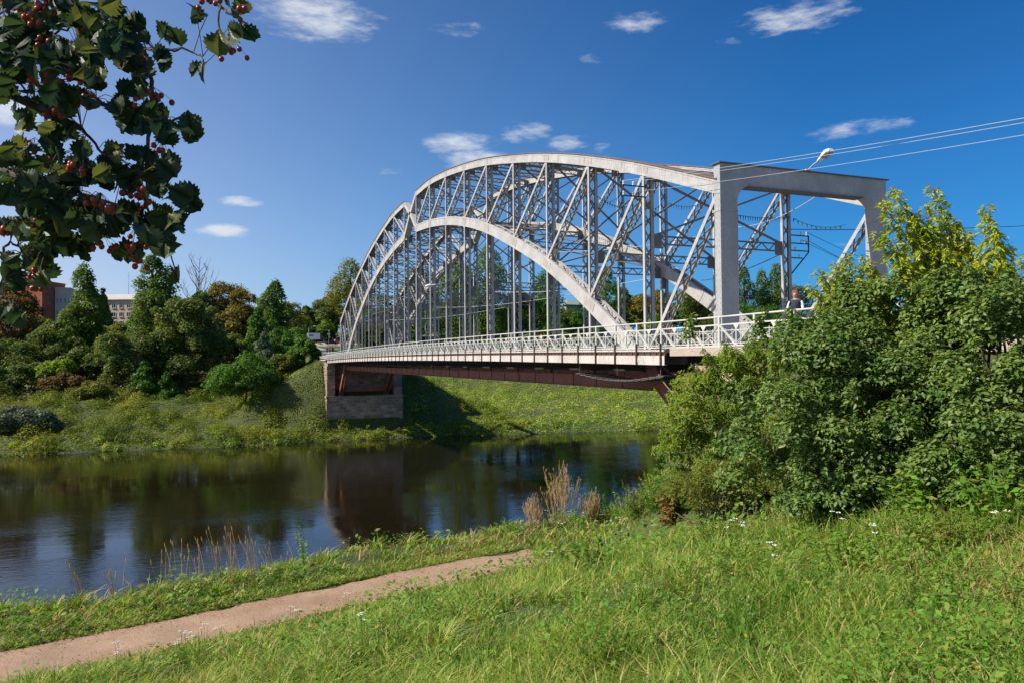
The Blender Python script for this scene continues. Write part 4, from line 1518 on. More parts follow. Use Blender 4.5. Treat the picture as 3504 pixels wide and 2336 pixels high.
tag(np_mesh('leaf_litter', V, F, 'leaf_dead'), 'dry leaves scattered along the edges of the footpath', kind='stuff')


# dry seed stalks standing up at the edge of the bank
def stalks(name, label, px0, px1, py, n, hr, seed, mat, group, Zadd=0., head=True):
    rng = np.random.RandomState(seed)
    q = ground_hit((px0 + px1) / 2, py)
    t = thing(name, label, 'grass clump', tuple(q), 0, group)
    mb, hd = MB(), MB()
    for i in range(n):
        p = ground_hit(px0 + (px1 - px0) * rng.rand(), py + 14 * rng.normal())
        b = Vector(p - q)
        b.z = float(ground_z(p[0], p[1])) - q[2] - .03
        L = hr[0] + (hr[1] - hr[0]) * rng.rand()
        lx, ly = -.35 * rng.rand() + .08, .2 * rng.normal()
        pts = [b, b + Vector((lx * .15 * L, ly * .1 * L, L * .4)), b + Vector((lx * .5 * L, ly * .35 * L, L * .75)), b + Vector((lx * L, ly * .8 * L, L))]
        mb.tube(pts, [.007, .006, .0055, .004], 4)
        if head:
            e = pts[-1]
            hd.tube([e, e + Vector((lx * .06, 0, .05)), e + Vector((lx * .16, 0, .12))], [.005, .013, .004], 5)
    mb.build('stalk', mat, t)
    if head:
        hd.build('seed_head', 'grass_dry', t)
    return t


GS = 'dry seed stalks on the river edge'
stalks('seed_stalks', 'sparse dry stalks nearest the lower left corner of the water', 255, 345, 2050, 9, (.5, 1.0), 1, 'grass_dry', GS)
stalks('seed_stalks', 'three short dry stalks right of the sparse leftmost group', 345, 440, 2040, 10, (.4, .8), 2, 'grass_dry', GS)
stalks('seed_stalks', 'dense dry stalks in the middle of the row by the water', 535, 690, 2012, 26, (.6, 1.25), 3, 'grass_dry', GS)
stalks('seed_stalks', 'tallest dry stalks leaning left by the water', 690, 800, 1992, 20, (.6, 1.3), 4, 'grass_dry', GS)
stalks('seed_stalks', 'upright dry stalks left of the leafy green weed', 790, 880, 1982, 18, (.7, 1.25), 5, 'grass_dry', GS)
stalks('seed_stalks', 'short curved dry stalks beside the leafy green weed', 880, 1010, 1965, 14, (.4, .75), 6, 'grass_dry', GS)


def weed(name, label, px, py, h, n, leaf, seed, spread=.25, sz=.04, group=None, cat='weed'):
    rng = np.random.RandomState(seed)
    q = ground_hit(px, py)
    t = thing(name, label, cat, tuple(q), 0, group)
    mb = MB()
    Cs, Ns = [], []
    for i in range(n):
        a, r = rng.rand() * 6.28, spread * rng.rand()
        L = h * (.55 + .45 * rng.rand())
        tip = Vector((r * math.cos(a) + .1 * L * rng.normal(), r * math.sin(a) + .1 * L * rng.normal(), L))
        b = Vector((r * .35 * math.cos(a), r * .35 * math.sin(a), -.08))
        mid = b.lerp(tip, .5) + Vector((0, 0, .06 * L))
        mb.tube([b, mid, tip], [.008, .006, .003], 4)
        m_ = int(L / .035)
        for j in range(m_):
            f = .15 + .85 * j / m_
            p = b.lerp(mid, f * 2) if f < .5 else mid.lerp(tip, f * 2 - 1)
            aa = rng.rand() * 6.28
            rr = sz * 1.2 * (1.2 - .8 * f)
            Cs.append((p.x + rr * math.cos(aa), p.y + rr * math.sin(aa), p.z))
            Ns.append((math.cos(aa) * .4, math.sin(aa) * .4, .8))
    Ns = np.array(Ns) + rng.normal(size=(len(Ns), 3)) * .25
    Ns /= np.linalg.norm(Ns, axis=1, keepdims=True)
    V, F = leaf_quads(np.array(Cs), Ns, np.full(len(Cs), sz), rng, .42, .1)
    np_mesh('foliage', V, F, leaf, t)
    mb.build('stem', 'weed_leaf', t)
    return t


GW = 'leafy weeds on the near bank'
weed('leafy_weed', 'upright leafy green weed with three spires against the water', 1050, 1955, 1.35, 5, 'weed_leaf', 3, .28, .045, GW)
weed('leafy_weed', 'leafy green weed at the left edge of the bank', 60, 2055, .55, 14, 'weed_leaf', 4, .6, .09, GW)
weed('leafy_weed', 'low leafy weed right of the leftmost one on the bank', 245, 2050, .42, 10, 'weed_leaf', 5, .45, .08, GW)
weed('leafy_weed', 'bushy green weed rising behind the white flowers', 2030, 1775, .9, 20, 'leaf_green', 6, .5, .07, GW)
weed('leafy_weed', 'thin weed standing alone where the path bends to the bridge', 1590, 1830, .9, 8, 'weed_leaf', 7, .3, .05, GW)
weed('leafy_weed', 'green dock plant with large leaves beside the withered one', 2330, 1740, 1.05, 26, 'leaf_green', 8, .55, .085, GW)
weed('withered_weed', 'half withered brown burdock with crumpled leaves', 2285, 1800, .95, 18, 'leaf_dead', 9, .38, .08, GW)
weed('withered_weed', 'reddish brown dead dock leaning under the dark bushes', 2680, 1770, .85, 9, 'leaf_dead', 10, .5, .04, GW)
weed('leafy_weed', 'bright nettle patch below the dark lilac bush', 2640, 1720, .95, 34, 'weed_leaf', 11, .7, .07, GW)
weed('leafy_weed', 'green weeds at the foot of the right hand bush', 3160, 1790, .8, 26, 'weed_leaf', 12, .8, .06, GW)
weed('leafy_weed', 'leafy weed clump at the right edge of the meadow', 3440, 1800, .8, 24, 'weed_leaf', 13, .7, .06, GW)
weed('leafy_weed', 'dark leafy clump below the end of the path', 2060, 1960, .6, 24, 'weed_leaf', 14, .7, .06, GW)
weed('leafy_weed', 'yellow green weeds in front of the maple shrub', 2470, 1650, 1.3, 46, 'leaf_olive', 15, 1.3, .05, GW)
weed('leafy_weed', 'feathery yellowish weeds between the maple shrub and the lilac', 2600, 1620, 1.3, 46, 'leaf_olive', 16, 1.2, .045, GW)

for i, (px, py, h_, lf, lab) in enumerate(((1750, 1830, .6, 'weed_leaf', 'leafy herbs on the bank edge left of the dried plants'), (2100, 1790, .85, 'weed_leaf', 'tall herbs among the white flowers right of the dried plants'), (2180, 1765, .95, 'leaf_olive', 'olive herbs on the bank edge below the white flowers'), (2250, 1740, 1.1, 'weed_leaf', 'tall herbs at the water edge beside the withered burdock'), (2420, 1770, .9, 'leaf_olive', 'olive herbs right of the dock plant'), (2540, 1760, .9, 'weed_leaf', 'green herbs below the yellow green thicket'), (1960, 1800, .55, 'weed_leaf', 'low herbs at the foot of the dried plants'), (2160, 1900, .5, 'weed_leaf', 'low leafy clump on the slope above the path end'), (2480, 1880, .5, 'leaf_olive', 'olive clump in the meadow below the thicket'), (2900, 1950, .5, 'weed_leaf', 'green weed clump in the middle of the right meadow'), (3250, 1900, .6, 'leaf_olive', 'olive weed clump in front of the right bush'), (3300, 2120, .4, 'weed_leaf', 'low weed clump toward the lower right corner'))):
    weed('leafy_weed', lab, px, py, h_, 30, lf, 300 + i, .75, .042, GW)

# dry branched dock: upright brown skeleton against the river
def dry_bush(label, px, py, h, n, spread, seed):
    rng = np.random.RandomState(seed)
    q = ground_hit(px, py)
    t = thing('dry_plant', label, 'dry plant', tuple(q), 0, 'dry branched plants on the bank')
    mb = MB()
    for i in range(n):
        a, r = rng.rand() * 6.28, spread * rng.rand() ** .7
        L = h * (1 - .55 * (r / spread)) * (.7 + .3 * rng.rand())
        b = Vector((r * .4 * math.cos(a), r * .4 * math.sin(a), -.1))
        tip = Vector((r * math.cos(a), r * math.sin(a), L))
        mid = b.lerp(tip, .5) + Vector((0, 0, .08 * L))
        mb.tube([b, mid, tip], [.010, .007, .0045], 4)
        for j in range(8):
            f = .3 + .65 * rng.rand()
            p = b.lerp(mid, f * 2) if f < .5 else mid.lerp(tip, f * 2 - 1)
            aa = rng.rand() * 6.28
            e = p + Vector((math.cos(aa) * .09, math.sin(aa) * .09, .16 + .1 * rng.rand()))
            mb.tube([p, e], [.0065, .005], 4)
            for jj in range(2):
                e2 = e + Vector((rng.normal() * .03, rng.normal() * .03, .09))
                mb.tube([e, e2], [.006, .005], 3)
    mb.build('stem', 'twig_dry', t)


dry_bush('tall rusty brown dried plant standing against the river', 1920, 1790, 2.35, 24, .9, 2)
dry_bush('smaller dried brown plant left of the tall one', 1825, 1800, 1.15, 16, .45, 3)
dry_bush('grey brown dried stems right of the tall dried plant', 2010, 1785, 1.2, 20, .55, 4)


# white yarrow umbels
def yarrow_mesh(seed):
    rng = np.random.RandomState(seed)
    st, fl = MB(), MB()
    for i in range(3):
        a = rng.rand() * 6.28
        r = .09 * rng.rand()
        h = .32 + .22 * rng.rand()
        p = Vector((r * math.cos(a), r * math.sin(a), h))
        st.tube([(p.x * .3, p.y * .3, -.03), (p.x * .7, p.y * .7, h * .6), tuple(p)], [.004, .003, .003], 4)
        for j in range(7):
            aa, rr = rng.rand() * 6.28, .035 * rng.rand() ** .5
            fl.ball((p.x + rr * math.cos(aa), p.y + rr * math.sin(aa), h + .008 * rng.rand()), .010, 6, 3, (1, 1, .45))
    return st, fl


ya = []
for s in range(3):
    st, fl = yarrow_mesh(s)
    t = thing('yarrow', 'x', 'wildflower', (0, 0, -50), 0, 'white yarrow flowers')
    st.build('stem', 'weed_leaf', t)
    fl.build('flower_head', 'petal', t)
    ya.append(t)
rng = np.random.RandomState(8)
YPOS = [(2160, 1700), (2150, 1720), (2175, 1712), (1900, 1722), (1915, 1735), (1935, 1730), (1955, 1722), (1965, 1745), (1985, 1735), (1930, 1752), (1890, 1745), (2010, 1760), (1870, 1768), (2060, 1768), (1995, 1775), (1945, 1770), (2090, 1790), (2120, 1800), (2080, 1720), (1925, 1800),
        (1230, 1842), (1520, 1812), (1000, 2080), (985, 2090), (1245, 2200), (745, 2165), (700, 2180), (630, 2230), (605, 2240), (650, 2232), (410, 2255), (400, 2275), (1150, 2010), (920, 1985), (985, 1995), (1880, 1930), (2500, 1870), (2540, 1850), (2870, 1850), (2640, 1985), (3420, 1830), (2990, 1910)]
WH = ['a', 'the tallest', 'the leftmost']
for i, (px, py) in enumerate(YPOS):
    q = ground_hit(px, py + 26)
    tq_ = float(tdist(q[0], q[1]))
    if abs(tq_) < 1.25 and q[0] < PEND:
        q[1] -= tq_ + 1.35
    src = ya[i % 3]
    o = src if i < 3 else copy_thing(src)
    o.location = (q[0], q[1], float(ground_z(q[0], q[1])))
    o.rotation_euler = (0, 0, rng.rand() * 6)
    o['label'] = ('white yarrow flower among the grass in front of the river and dried plants' if px > 1850 and py < 1810 and px < 2200 else 'white yarrow flower scattered in the grass along the footpath' if px < 1600 else 'white yarrow flower in the meadow below the bushes')


# ------------------------------------------------------------------ bushes at right
def leafy_bush(name, label, blobs, leaf, n, size, seed, group, aspect=.55, droop=.0, fill=.25, cat='bush', fold=.16, bark='bark', stems=10):
    """blobs in world space; big readable leaves"""
    rng = np.random.RandomState(seed)
    B = np.array(blobs, float)
    c = B[:, :3].mean(0)
    base = np.array((c[0], c[1], float(ground_z(c[0], c[1]))))
    t = thing(name, label, cat, tuple(base), 0, group)
    B[:, :3] -= base
    # lumpy lobes around every blob
    lob = []
    for b in B:
        for i in range(22):
            d = rand_unit(rng, 1)[0]
            d[2] = abs(d[2]) if rng.rand() < .6 else d[2]
            lob.append(tuple(b[:3] + d * b[3:6] * (.60 + .32 * rng.rand())) + tuple(b[3:6] * (.17 + .17 * rng.rand())))
    for b in B if size < .06 and aspect > .5 else []:           # young upright shoots out of the top
        for i in range(7):
            dx, dy = rng.normal(size=2) * b[3] * .5
            for q in range(4):
                lob.append((b[0] + dx + .03 * q * rng.normal(), b[1] + dy, b[2] + b[5] * (.72 + .08 * q), .11 - .018 * q, .11 - .018 * q, .12))
    C, d = crown_points(lob, n, rng, fill)
    gz = ground_z(C[:, 0] + base[0], C[:, 1] + base[1]) - base[2]
    k = C[:, 2] > gz + .05
    C, d = C[k], d[k]
    Nn = d * .55 + rand_unit(rng, len(C)) * .55 + np.array((-.1, -.05, .65 - droop))
    Nn /= np.linalg.norm(Nn, axis=1, keepdims=True)
    a = np.cross(Nn, rand_unit(rng, len(C)))
    a[:, 2] -= .55 + droop                                   # tips hang
    a -= Nn * (a * Nn).sum(1, keepdims=True)
    a /= np.linalg.norm(a, axis=1, keepdims=True)
    b = np.cross(Nn, a)
    s = (size * (.55 + .7 * rng.rand(len(C))))[:, None]
    n_ = len(C)
    V = np.empty((n_, 6, 3))
    V[:, 0] = C - a * s
    V[:, 1] = C - a * s * .35 + b * s * aspect + Nn * s * fold
    V[:, 2] = C + a * s * .3 + b * s * aspect * .72 + Nn * s * fold * .8
    V[:, 3] = C + a * s * 1.05 - Nn * s * .12
    V[:, 4] = C + a * s * .3 - b * s * aspect * .72 + Nn * s * fold * .8
    V[:, 5] = C - a * s * .35 - b * s * aspect + Nn * s * fold
    q = (np.arange(n_) * 6)[:, None]
    F = np.concatenate([q + np.array([[0, 1, 2, 3]]), q + np.array([[0, 3, 4, 5]])], 0)
    np_mesh('foliage', V.reshape(-1, 3), F, leaf, t)
    mb = MB()
    for i in range(stems):
        b_ = B[rng.randint(len(B))]
        e = Vector(b_[:3] + rng.normal(size=3) * b_[3:6] * .4)
        f0 = Vector((e.x * .35 + rng.normal() * .2, e.y * .35 + rng.normal() * .2, 0))
        f0.z = float(ground_z(f0.x + base[0], f0.y + base[1])) - base[2] - .1
        m_ = f0.lerp(e, .5) + Vector((rng.normal() * .12, rng.normal() * .12, .15))
        mb.tube([f0, m_, e], [.035, .024, .009], 5)
    mb.build('stem', bark, t)
    return t


def blob(px, py, Z, rx, ry=None, rz=None):
    """an ellipsoid centred on a photo column and row at forward distance Z"""
    d = np.array(cam_dir(px, py))
    q = EYE + d * Z
    return (q[0], q[1], q[2], rx, ry or rx, rz or rx)


GB = 'bushes hiding the near end of the bridge'
leafy_bush('lilac_bush', 'largest dark green lilac bush in front of the near portal',
           [blob(2830, 1360, 11.2, 1.35, 1.2, 1.35), blob(2700, 1540, 10.8, 1.05, 1., 1.0), blob(3000, 1220, 11.4, 1.35, 1.2, 1.25), blob(3120, 1480, 10.9, 1.35, 1.2, 1.3), blob(2880, 1640, 10.6, 1.0, .9, .8), blob(2800, 1235, 11.6, .7, .7, .6), blob(2960, 1420, 11.3, 1.1, 1.0, 1.1), blob(3120, 1700, 10.2, .9, .8, .6), blob(2820, 1715, 10.3, .8, .7, .5), blob(2960, 1725, 10.1, .8, .7, .5), blob(3050, 1600, 10.9, .9, .8, .8)],
           'leaf_lilac', 120000, .038, 101, GB, .55)
leafy_bush('lilac_bush', 'second dark lilac bush filling the right edge of the picture',
           [blob(3400, 1250, 10.2, 1.15, 1.1, 1.25), blob(3330, 1560, 9.6, 1.05, 1., 1.05), blob(3540, 1520, 9.4, 1.0, 1., 1.2), blob(3250, 1110, 10.9, .8, .8, .7), blob(3280, 1690, 9.6, .8, .7, .5), blob(3440, 1680, 9.2, .8, .7, .5), blob(3760, 1350, 9.6, 1.0, 1., 1.1), blob(3780, 1600, 9.2, .9, .9, .8), blob(3980, 1450, 9.4, .9, .9, 1.)],
           'leaf_lilac', 100000, .038, 102, GB, .55)
leafy_bush('maple_shrub', 'light green box elder shrub hanging over the river beside the bridge end',
           [blob(2500, 1350, 17., .95, .95, 1.0), blob(2400, 1420, 17.2, 1.05, .95, 1.0), blob(2370, 1570, 17.4, .85, .85, .75), blob(2560, 1470, 16.6, 1.2, 1.1, 1.2), blob(2600, 1270, 16.6, .7, .7, .7), blob(2330, 1530, 17.6, .6, .6, .55), blob(2520, 1620, 16.4, 1.0, .9, .8)],
           'leaf_maple', 30000, .062, 103, GB, .26, .35, .3)

leafy_bush('weed_thicket', 'yellow green thicket of tall feathery weeds under the box elder',
           [blob(2480, 1660, 15.6, .9, .8, .55), blob(2400, 1690, 15.9, .8, .7, .45), blob(2580, 1650, 15.0, .8, .7, .5), blob(2340, 1700, 16.4, .6, .6, .4), blob(2660, 1690, 13.6, .6, .6, .4)],
           'leaf_olive', 20000, .036, 104, None, .3, .1, .3, 'weeds')


def shoots(name, label, tips, seed, leaf='leaf_shoot'):
    """young box elder: leaning shoots with pairs of drooping compound leaves"""
    rng = np.random.RandomState(seed)
    pts0 = []
    for (px, py, bx, by, Z) in tips:
        a, b = EYE + np.array(cam_dir(px, py)) * Z, EYE + np.array(cam_dir(bx, by)) * Z
        pts0.append((a, b))
    base = np.mean([b for a, b in pts0], 0)
    base[2] = float(ground_z(base[0], base[1]))
    t = thing(name, label, 'bush', tuple(base), 0, GB)
    mb = MB()
    C, A, Nn, S = [], [], [], []
    for (tip, mid) in pts0:
        root = base + np.append(rng.normal(size=2) * .35, 0)
        P0, P1, P2 = [Vector(q - base) for q in (root, mid, tip)]
        pl = []
        for i in range(15):
            s = i / 14
            c1 = P0.lerp(P1, .8) if s < .5 else P1
            q = P0.lerp(P1, s * 2) if s < .5 else P1.lerp(P2, s * 2 - 1)
            pl.append(q + Vector((0, 0, .1 * math.sin(s * 3.14))))
        mb.tube(pl, list(np.linspace(.026, .005, 15)), 5)
        Lup = (P2 - P1).length
        m_ = int(Lup / .022) + 14
        for j in range(m_):
            f = j / m_
            q = P1.lerp(P2, -.15 + 1.15 * f) + Vector((0, 0, .04))
            aa = rng.rand() * 6.283
            pl_ = .21 * (1.1 - .55 * f) * (.6 + .6 * rng.rand())
            dv = Vector((math.cos(aa), math.sin(aa), .55 * f - .05 + .2 * rng.normal())).normalized()
            e = q + dv * pl_
            mb.tube([q, e], [.003, .002], 3, False)
            for l in range(7):                                  # leaflets along the drooping end
                g_ = .35 + .65 * l / 6
                p = q.lerp(e, g_) + Vector((0, 0, -.02 * l))
                lv = (dv * .55 + Vector((rng.normal() * .45, rng.normal() * .45, -.75 + .35 * f))).normalized()
                C.append(p + lv * .035)
                A.append(lv)
                Nn.append((rng.normal() * .5 - .1, rng.normal() * .5, .8))
                S.append(.060 * (1.15 - .45 * f) * (.7 + .5 * rng.rand()))
    C, A, Nn = np.array(C), np.array(A), np.array(Nn)
    S = np.array(S)[:, None]
    Nn -= A * (A * Nn).sum(1, keepdims=True)
    Nn /= np.linalg.norm(Nn, axis=1, keepdims=True)
    Bv = np.cross(Nn, A)
    n_ = len(C)
    V = np.empty((n_, 6, 3))
    V[:, 0] = C - A * S
    V[:, 1] = C - A * S * .3 + Bv * S * .38 + Nn * S * .12
    V[:, 2] = C + A * S * .4 + Bv * S * .25 + Nn * S * .1
    V[:, 3] = C + A * S * 1.15 - Nn * S * .1
    V[:, 4] = C + A * S * .4 - Bv * S * .25 + Nn * S * .1
    V[:, 5] = C - A * S * .3 - Bv * S * .38 + Nn * S * .12
    q = (np.arange(n_) * 6)[:, None]
    F = np.concatenate([q + np.array([[0, 1, 2, 3]]), q + np.array([[0, 3, 4, 5]])], 0)
    np_mesh('foliage', V.reshape(-1, 3), F, leaf, t)
    mb.build('stem', 'bark_grey', t)


shoots('maple_shrub', 'bright yellow green box elder shoots rising beside the right portal leg', [
    (3045, 645, 3200, 900, 11.6), (3010, 690, 3170, 930, 11.5), (3160, 700, 3240, 960, 11.6), (3190, 640, 3290, 900, 11.7), (3000, 800, 3150, 1000, 11.4),
    (3260, 745, 3330, 980, 11.6), (3300, 800, 3360, 1000, 11.5), (3060, 830, 3150, 1050, 11.4), (3120, 800, 3230, 1040, 11.5), (3200, 830, 3260, 1060, 11.4), (3140, 740, 3230, 900, 11.5),
    (3230, 770, 3290, 960, 11.6), (3100, 730, 3200, 900, 11.7), (3080, 900, 3160, 1080, 11.3), (3180, 930, 3230, 1080, 11.3), (3280, 900, 3330, 1080, 11.4), (3240, 860, 3280, 1020, 11.4)], 5)
shoots('maple_shrub', 'tall slim box elder shoot standing alone at the right', [(3375, 705, 3410, 900, 11.2), (3400, 790, 3420, 1000, 11.2), (3440, 840, 3425, 1020, 11.2), (3360, 900, 3400, 1060, 11.1), (3430, 930, 3420, 1080, 11.1)], 6)
shoots('maple_shrub', 'yellow green box elder shoots in front of the foot of the portal', [
    (2800, 925, 2890, 1080, 12.0), (2860, 905, 2920, 1060, 12.), (2890, 880, 2960, 1060, 12.), (2950, 880, 2990, 1060, 12.), (2980, 900, 3030, 1080, 11.9), (2830, 1000, 2900, 1120, 11.9), (2900, 980, 2950, 1120, 11.9), (2960, 990, 3000, 1120, 11.8), (3020, 960, 3060, 1100, 11.8), (2770, 980, 2860, 1120, 12.)], 7)
shoots('maple_shrub', 'pale box elder shoots reaching over the railing of the approach', [
    (2410, 1195, 2470, 1330, 16.5), (2480, 1165, 2530, 1310, 16.6), (2560, 1140, 2590, 1270, 16.6), (2610, 1130, 2630, 1260, 16.4), (2370, 1250, 2440, 1380, 16.8), (2330, 1330, 2420, 1420, 16.8), (2270, 1400, 2390, 1470, 17.), (2250, 1560, 2370, 1560, 17.), (2300, 1480, 2400, 1500, 17.), (2660, 1130, 2660, 1260, 16.)], 8, 'leaf_maple')
shoots('maple_shrub', 'thin sprays of box elder at the right edge above the lilac', [(3490, 880, 3500, 1040, 11.), (3520, 960, 3510, 1100, 11.), (3460, 960, 3470, 1100, 11.)], 9)


# ------------------------------------------------------------------ hawthorn branches hanging in from the upper left
def near_pt(zx, zy, Z):
    """a point at forward distance Z through a pixel of the enlarged upper-left view"""
    return EYE + np.array(cam_dir(zx / 1.4256, zy / 1.4256)) * Z


haw = thing('hawthorn_tree', 'hawthorn with shaded lobed leaves and red berries hanging into the upper left', 'tree', (float(EYE[0] - 3.6), float(EYE[1] + .6), float(ground_z(EYE[0] - 3.6, EYE[1] + .6))), 0)
H0 = Vector(haw.location)
rng = np.random.RandomState(42)
BR = [
    [(450, -160, 2.3), (530, 0, 2.25), (620, 110, 2.2), (700, 240, 2.15), (740, 400, 2.1), (745, 560, 2.1), (720, 720, 2.05), (680, 830, 2.05), (700, 950, 2.), (750, 1100, 2.), (830, 1200, 2.), (860, 1330, 2.)],
    [(-250, 760, 2.1), (0, 820, 2.05), (110, 870, 2.), (250, 910, 2.), (400, 950, 1.95), (560, 1000, 1.95), (650, 1050, 1.95), (760, 1180, 1.95)],
    [(200, -160, 2.4), (230, 0, 2.35), (200, 200, 2.3), (210, 450, 2.3), (230, 700, 2.25), (260, 900, 2.2), (300, 1080, 2.2)],
    [(700, 240, 2.15), (770, 262, 2.1), (830, 250, 2.1), (900, 245, 2.1), (990, 275, 2.05)],
    [(1040, -160, 2.3), (1070, 0, 2.25), (1065, 130, 2.2), (1100, 200, 2.2), (1110, 240, 2.2)],
    [(1070, 30, 2.25), (1150, 80, 2.2), (1200, 120, 2.2), (1225, 160, 2.2)],
    [(-200, 1330, 2.), (0, 1240, 2.), (60, 1180, 2.), (100, 1205, 2.), (150, 1290, 2.), (190, 1350, 2.)],
    [(400, 620, 2.1), (480, 740, 2.1), (560, 790, 2.05), (650, 870, 2.05), (760, 880, 2.0), (900, 950, 2.)],
    [(230, 0, 2.35), (370, 40, 2.3), (320, 140, 2.3), (250, 160, 2.3), (380, 230, 2.25), (420, 330, 2.2), (470, 480, 2.2)],
    [(-200, 1400, 1.9), (0, 1445, 1.9), (50, 1470, 1.9), (75, 1500, 1.9)],
    [(-160, 300, 2.2), (0, 330, 2.2), (90, 390, 2.2), (160, 520, 2.2), (120, 640, 2.15), (100, 720, 2.15)],
    [(745, 560, 2.1), (830, 590, 2.05), (900, 560, 2.05), (960, 590, 2.05)],
    [(-100, 100, 2.4), (60, 60, 2.35), (150, 130, 2.3), (280, 190, 2.3)],
    [(400, 950, 1.95), (330, 1050, 1.95), (280, 1150, 1.95), (230, 1230, 1.95)],
]
bmain = MB()
polys = []
for bi, br_ in enumerate(BR):
    pts = [Vector(near_pt(*q)) - H0 for q in br_]
    fine = []
    for i in range(len(pts) - 1):
        for s in range(4):
            fine.append(pts[i].lerp(pts[i + 1], s / 4) + Vector(rng.normal(size=3) * .0035))
    fine.append(pts[-1])
    polys.append(fine)
    r0 = .0085 if bi < 3 else .0045
    bmain.tube(fine, list(np.linspace(r0, .0018, len(fine))), 6)
trunk = MB()
hub = [Vector((0, 0, -.4)), Vector((.1, .05, 1.2)), Vector((.3, .2, 2.2)), Vector((.7, .3, 3.2)), Vector((1.0, .4, 4.2))]
trunk.tube(hub, [.16, .14, .11, .08, .03], 9)
for fine in polys:
    if fine[0].length > 1:                                     # carry every branch back to the trunk
        e = fine[0]
        a = hub[2] if e.z < 2.6 else hub[3]
        if min((e - q).length for pl in polys for q in pl[4:]) > .05:
            trunk.tube([a, a.lerp(e, .5) + Vector((-.1, 0, .25)), e], [.05, .028, .009], 6)
trunk.build('trunk', 'bark', haw)
bmain.build('branch', 'bark', haw)

MASS = [(80, 60, 110, 90), (300, 60, 120, 90), (430, 60, 90, 70), (560, 90, 120, 100), (180, 220, 170, 90), (90, 330, 110, 90), (330, 300, 130, 120), (450, 340, 80, 110), (590, 230, 110, 120), (650, 170, 70, 90), (810, 170, 60, 45), (790, 275, 50, 40), (975, 330, 35, 45), (250, 480, 170, 110), (60, 450, 70, 60), (420, 490, 70, 60), (590, 520, 60, 60), (660, 400, 50, 60), (640, 600, 80, 60), (750, 520, 60, 80), (830, 640, 100, 60), (950, 610, 70, 50), (140, 590, 80, 50), (270, 640, 90, 80), (100, 760, 90, 70), (290, 740, 60, 60), (400, 750, 60, 80), (560, 760, 70, 50), (30, 760, 60, 60), (180, 830, 120, 60), (800, 800, 70, 70), (690, 760, 80, 60), (560, 870, 140, 80), (720, 880, 110, 80), (870, 960, 110, 55), (60, 900, 110, 90), (230, 980, 170, 100), (400, 1010, 100, 80), (650, 1080, 120, 110), (820, 1060, 110, 80), (780, 1160, 90, 80), (620, 1230, 80, 55), (400, 1190, 60, 55), (100, 1090, 110, 80), (250, 1150, 120, 110), (60, 1290, 45, 45), (170, 1250, 70, 70), (850, 1315, 35, 50), (60, 1390, 90, 40), (210, 1330, 50, 40), (85, 1525, 35, 40), (25, 1530, 50, 60), (960, 50, 28, 45), (1150, 25, 40, 35), (1045, 205, 28, 30), (1150, 165, 30, 25), (1215, 165, 28, 45), (700, 320, 60, 60), (480, 200, 100, 100), (330, 880, 100, 80), (480, 1090, 90, 90), (20, 200, 60, 60)]
OUT = [(0, -.06), (.10, .02), (.17, .20), (.36, .14), (.34, .33), (.54, .27), (.49, .47), (.66, .43), (.57, .62), (.68, .63), (.50, .80), (.56, .86), (.30, .97), (.14, .99), (0, 1.08)]
LV, LF = [], []
allp = [q for f in polys for q in f]
AP = np.array([tuple(q) for q in allp])


def haw_leaf(c, axis_, nor, L):
    """a lobed, toothed leaf: outline fans out from the midrib, halves folded"""
    A = Vector(axis_).normalized()
    N_ = Vector(nor)
    N_ = (N_ - A * N_.dot(A)).normalized()
    S_ = A.cross(N_)
    b = len(LV)
    k = len(OUT)
    curl = .10 + .2 * rng.rand()
    cup, tw = .55 * rng.rand() - .12, rng.normal() * .25
    for fr in (0, .45, 1., -.45, -1.):
        for i, (w_, t_) in enumerate(OUT):
            w2 = w_ if abs(fr) > .9 else max(w_, .25 * math.sin(min(1, max(0, t_)) * 3.14))
            o = fr * w2 * .86
            LV.append(tuple(c + A * ((t_ if abs(fr) > .9 else t_ * .5 + i / 14 * .5) * L) + S_ * (o * L) + N_ * (L * (.20 * abs(o) + cup * o * o * 1.6 + tw * o * t_)) - N_ * (curl * L * t_ * t_)))
    for r0_, r1_ in ((0, 1), (1, 2), (0, 3), (3, 4)):
        for i in range(k - 1):
            LF.append((b + r0_ * k + i, b + r0_ * k + i + 1, b + r1_ * k + i + 1, b + r1_ * k + i))


pet = MB()
for (cx, cy, rx, ry) in MASS:
    n = max(2, int(rx * ry * 3.14 / 1900))
    for i in range(n):
        a, r = rng.rand() * 6.283, rng.rand() ** .5
        zx, zy = cx + rx * .8 * r * math.cos(a), cy + ry * .8 * r * math.sin(a)
        Z = 2.08 + .16 * rng.normal()
        c = Vector(near_pt(zx, zy, Z)) - H0
        j = np.argmin(((AP - np.array(c)) ** 2).sum(1))
        br0 = Vector(AP[j])
        down = Vector((rng.normal() * .45, rng.normal() * .45, -.75)) + (c - br0).normalized() * .6
        L = .044 + .018 * rng.rand()
        st_ = c - down.normalized() * L * .5
        toc = Vector(EYE) - H0 - c
        nor = Vector(rng.normal(size=3)) * .75 + toc.normalized() * .55
        haw_leaf(st_, down, nor, L)
        if (st_ - br0).length < .12:
            pet.tube([st_, st_.lerp(br0, .5) + Vector((0, 0, .01)), br0], [.0010, .0011, .0014], 4, False)
pet.build('leaf_stalk', 'bark', haw)
fo_ = MB()
fo_.v, fo_.f = LV, LF
fo_.build('foliage', 'leaf_hawthorn', haw, smooth=True)
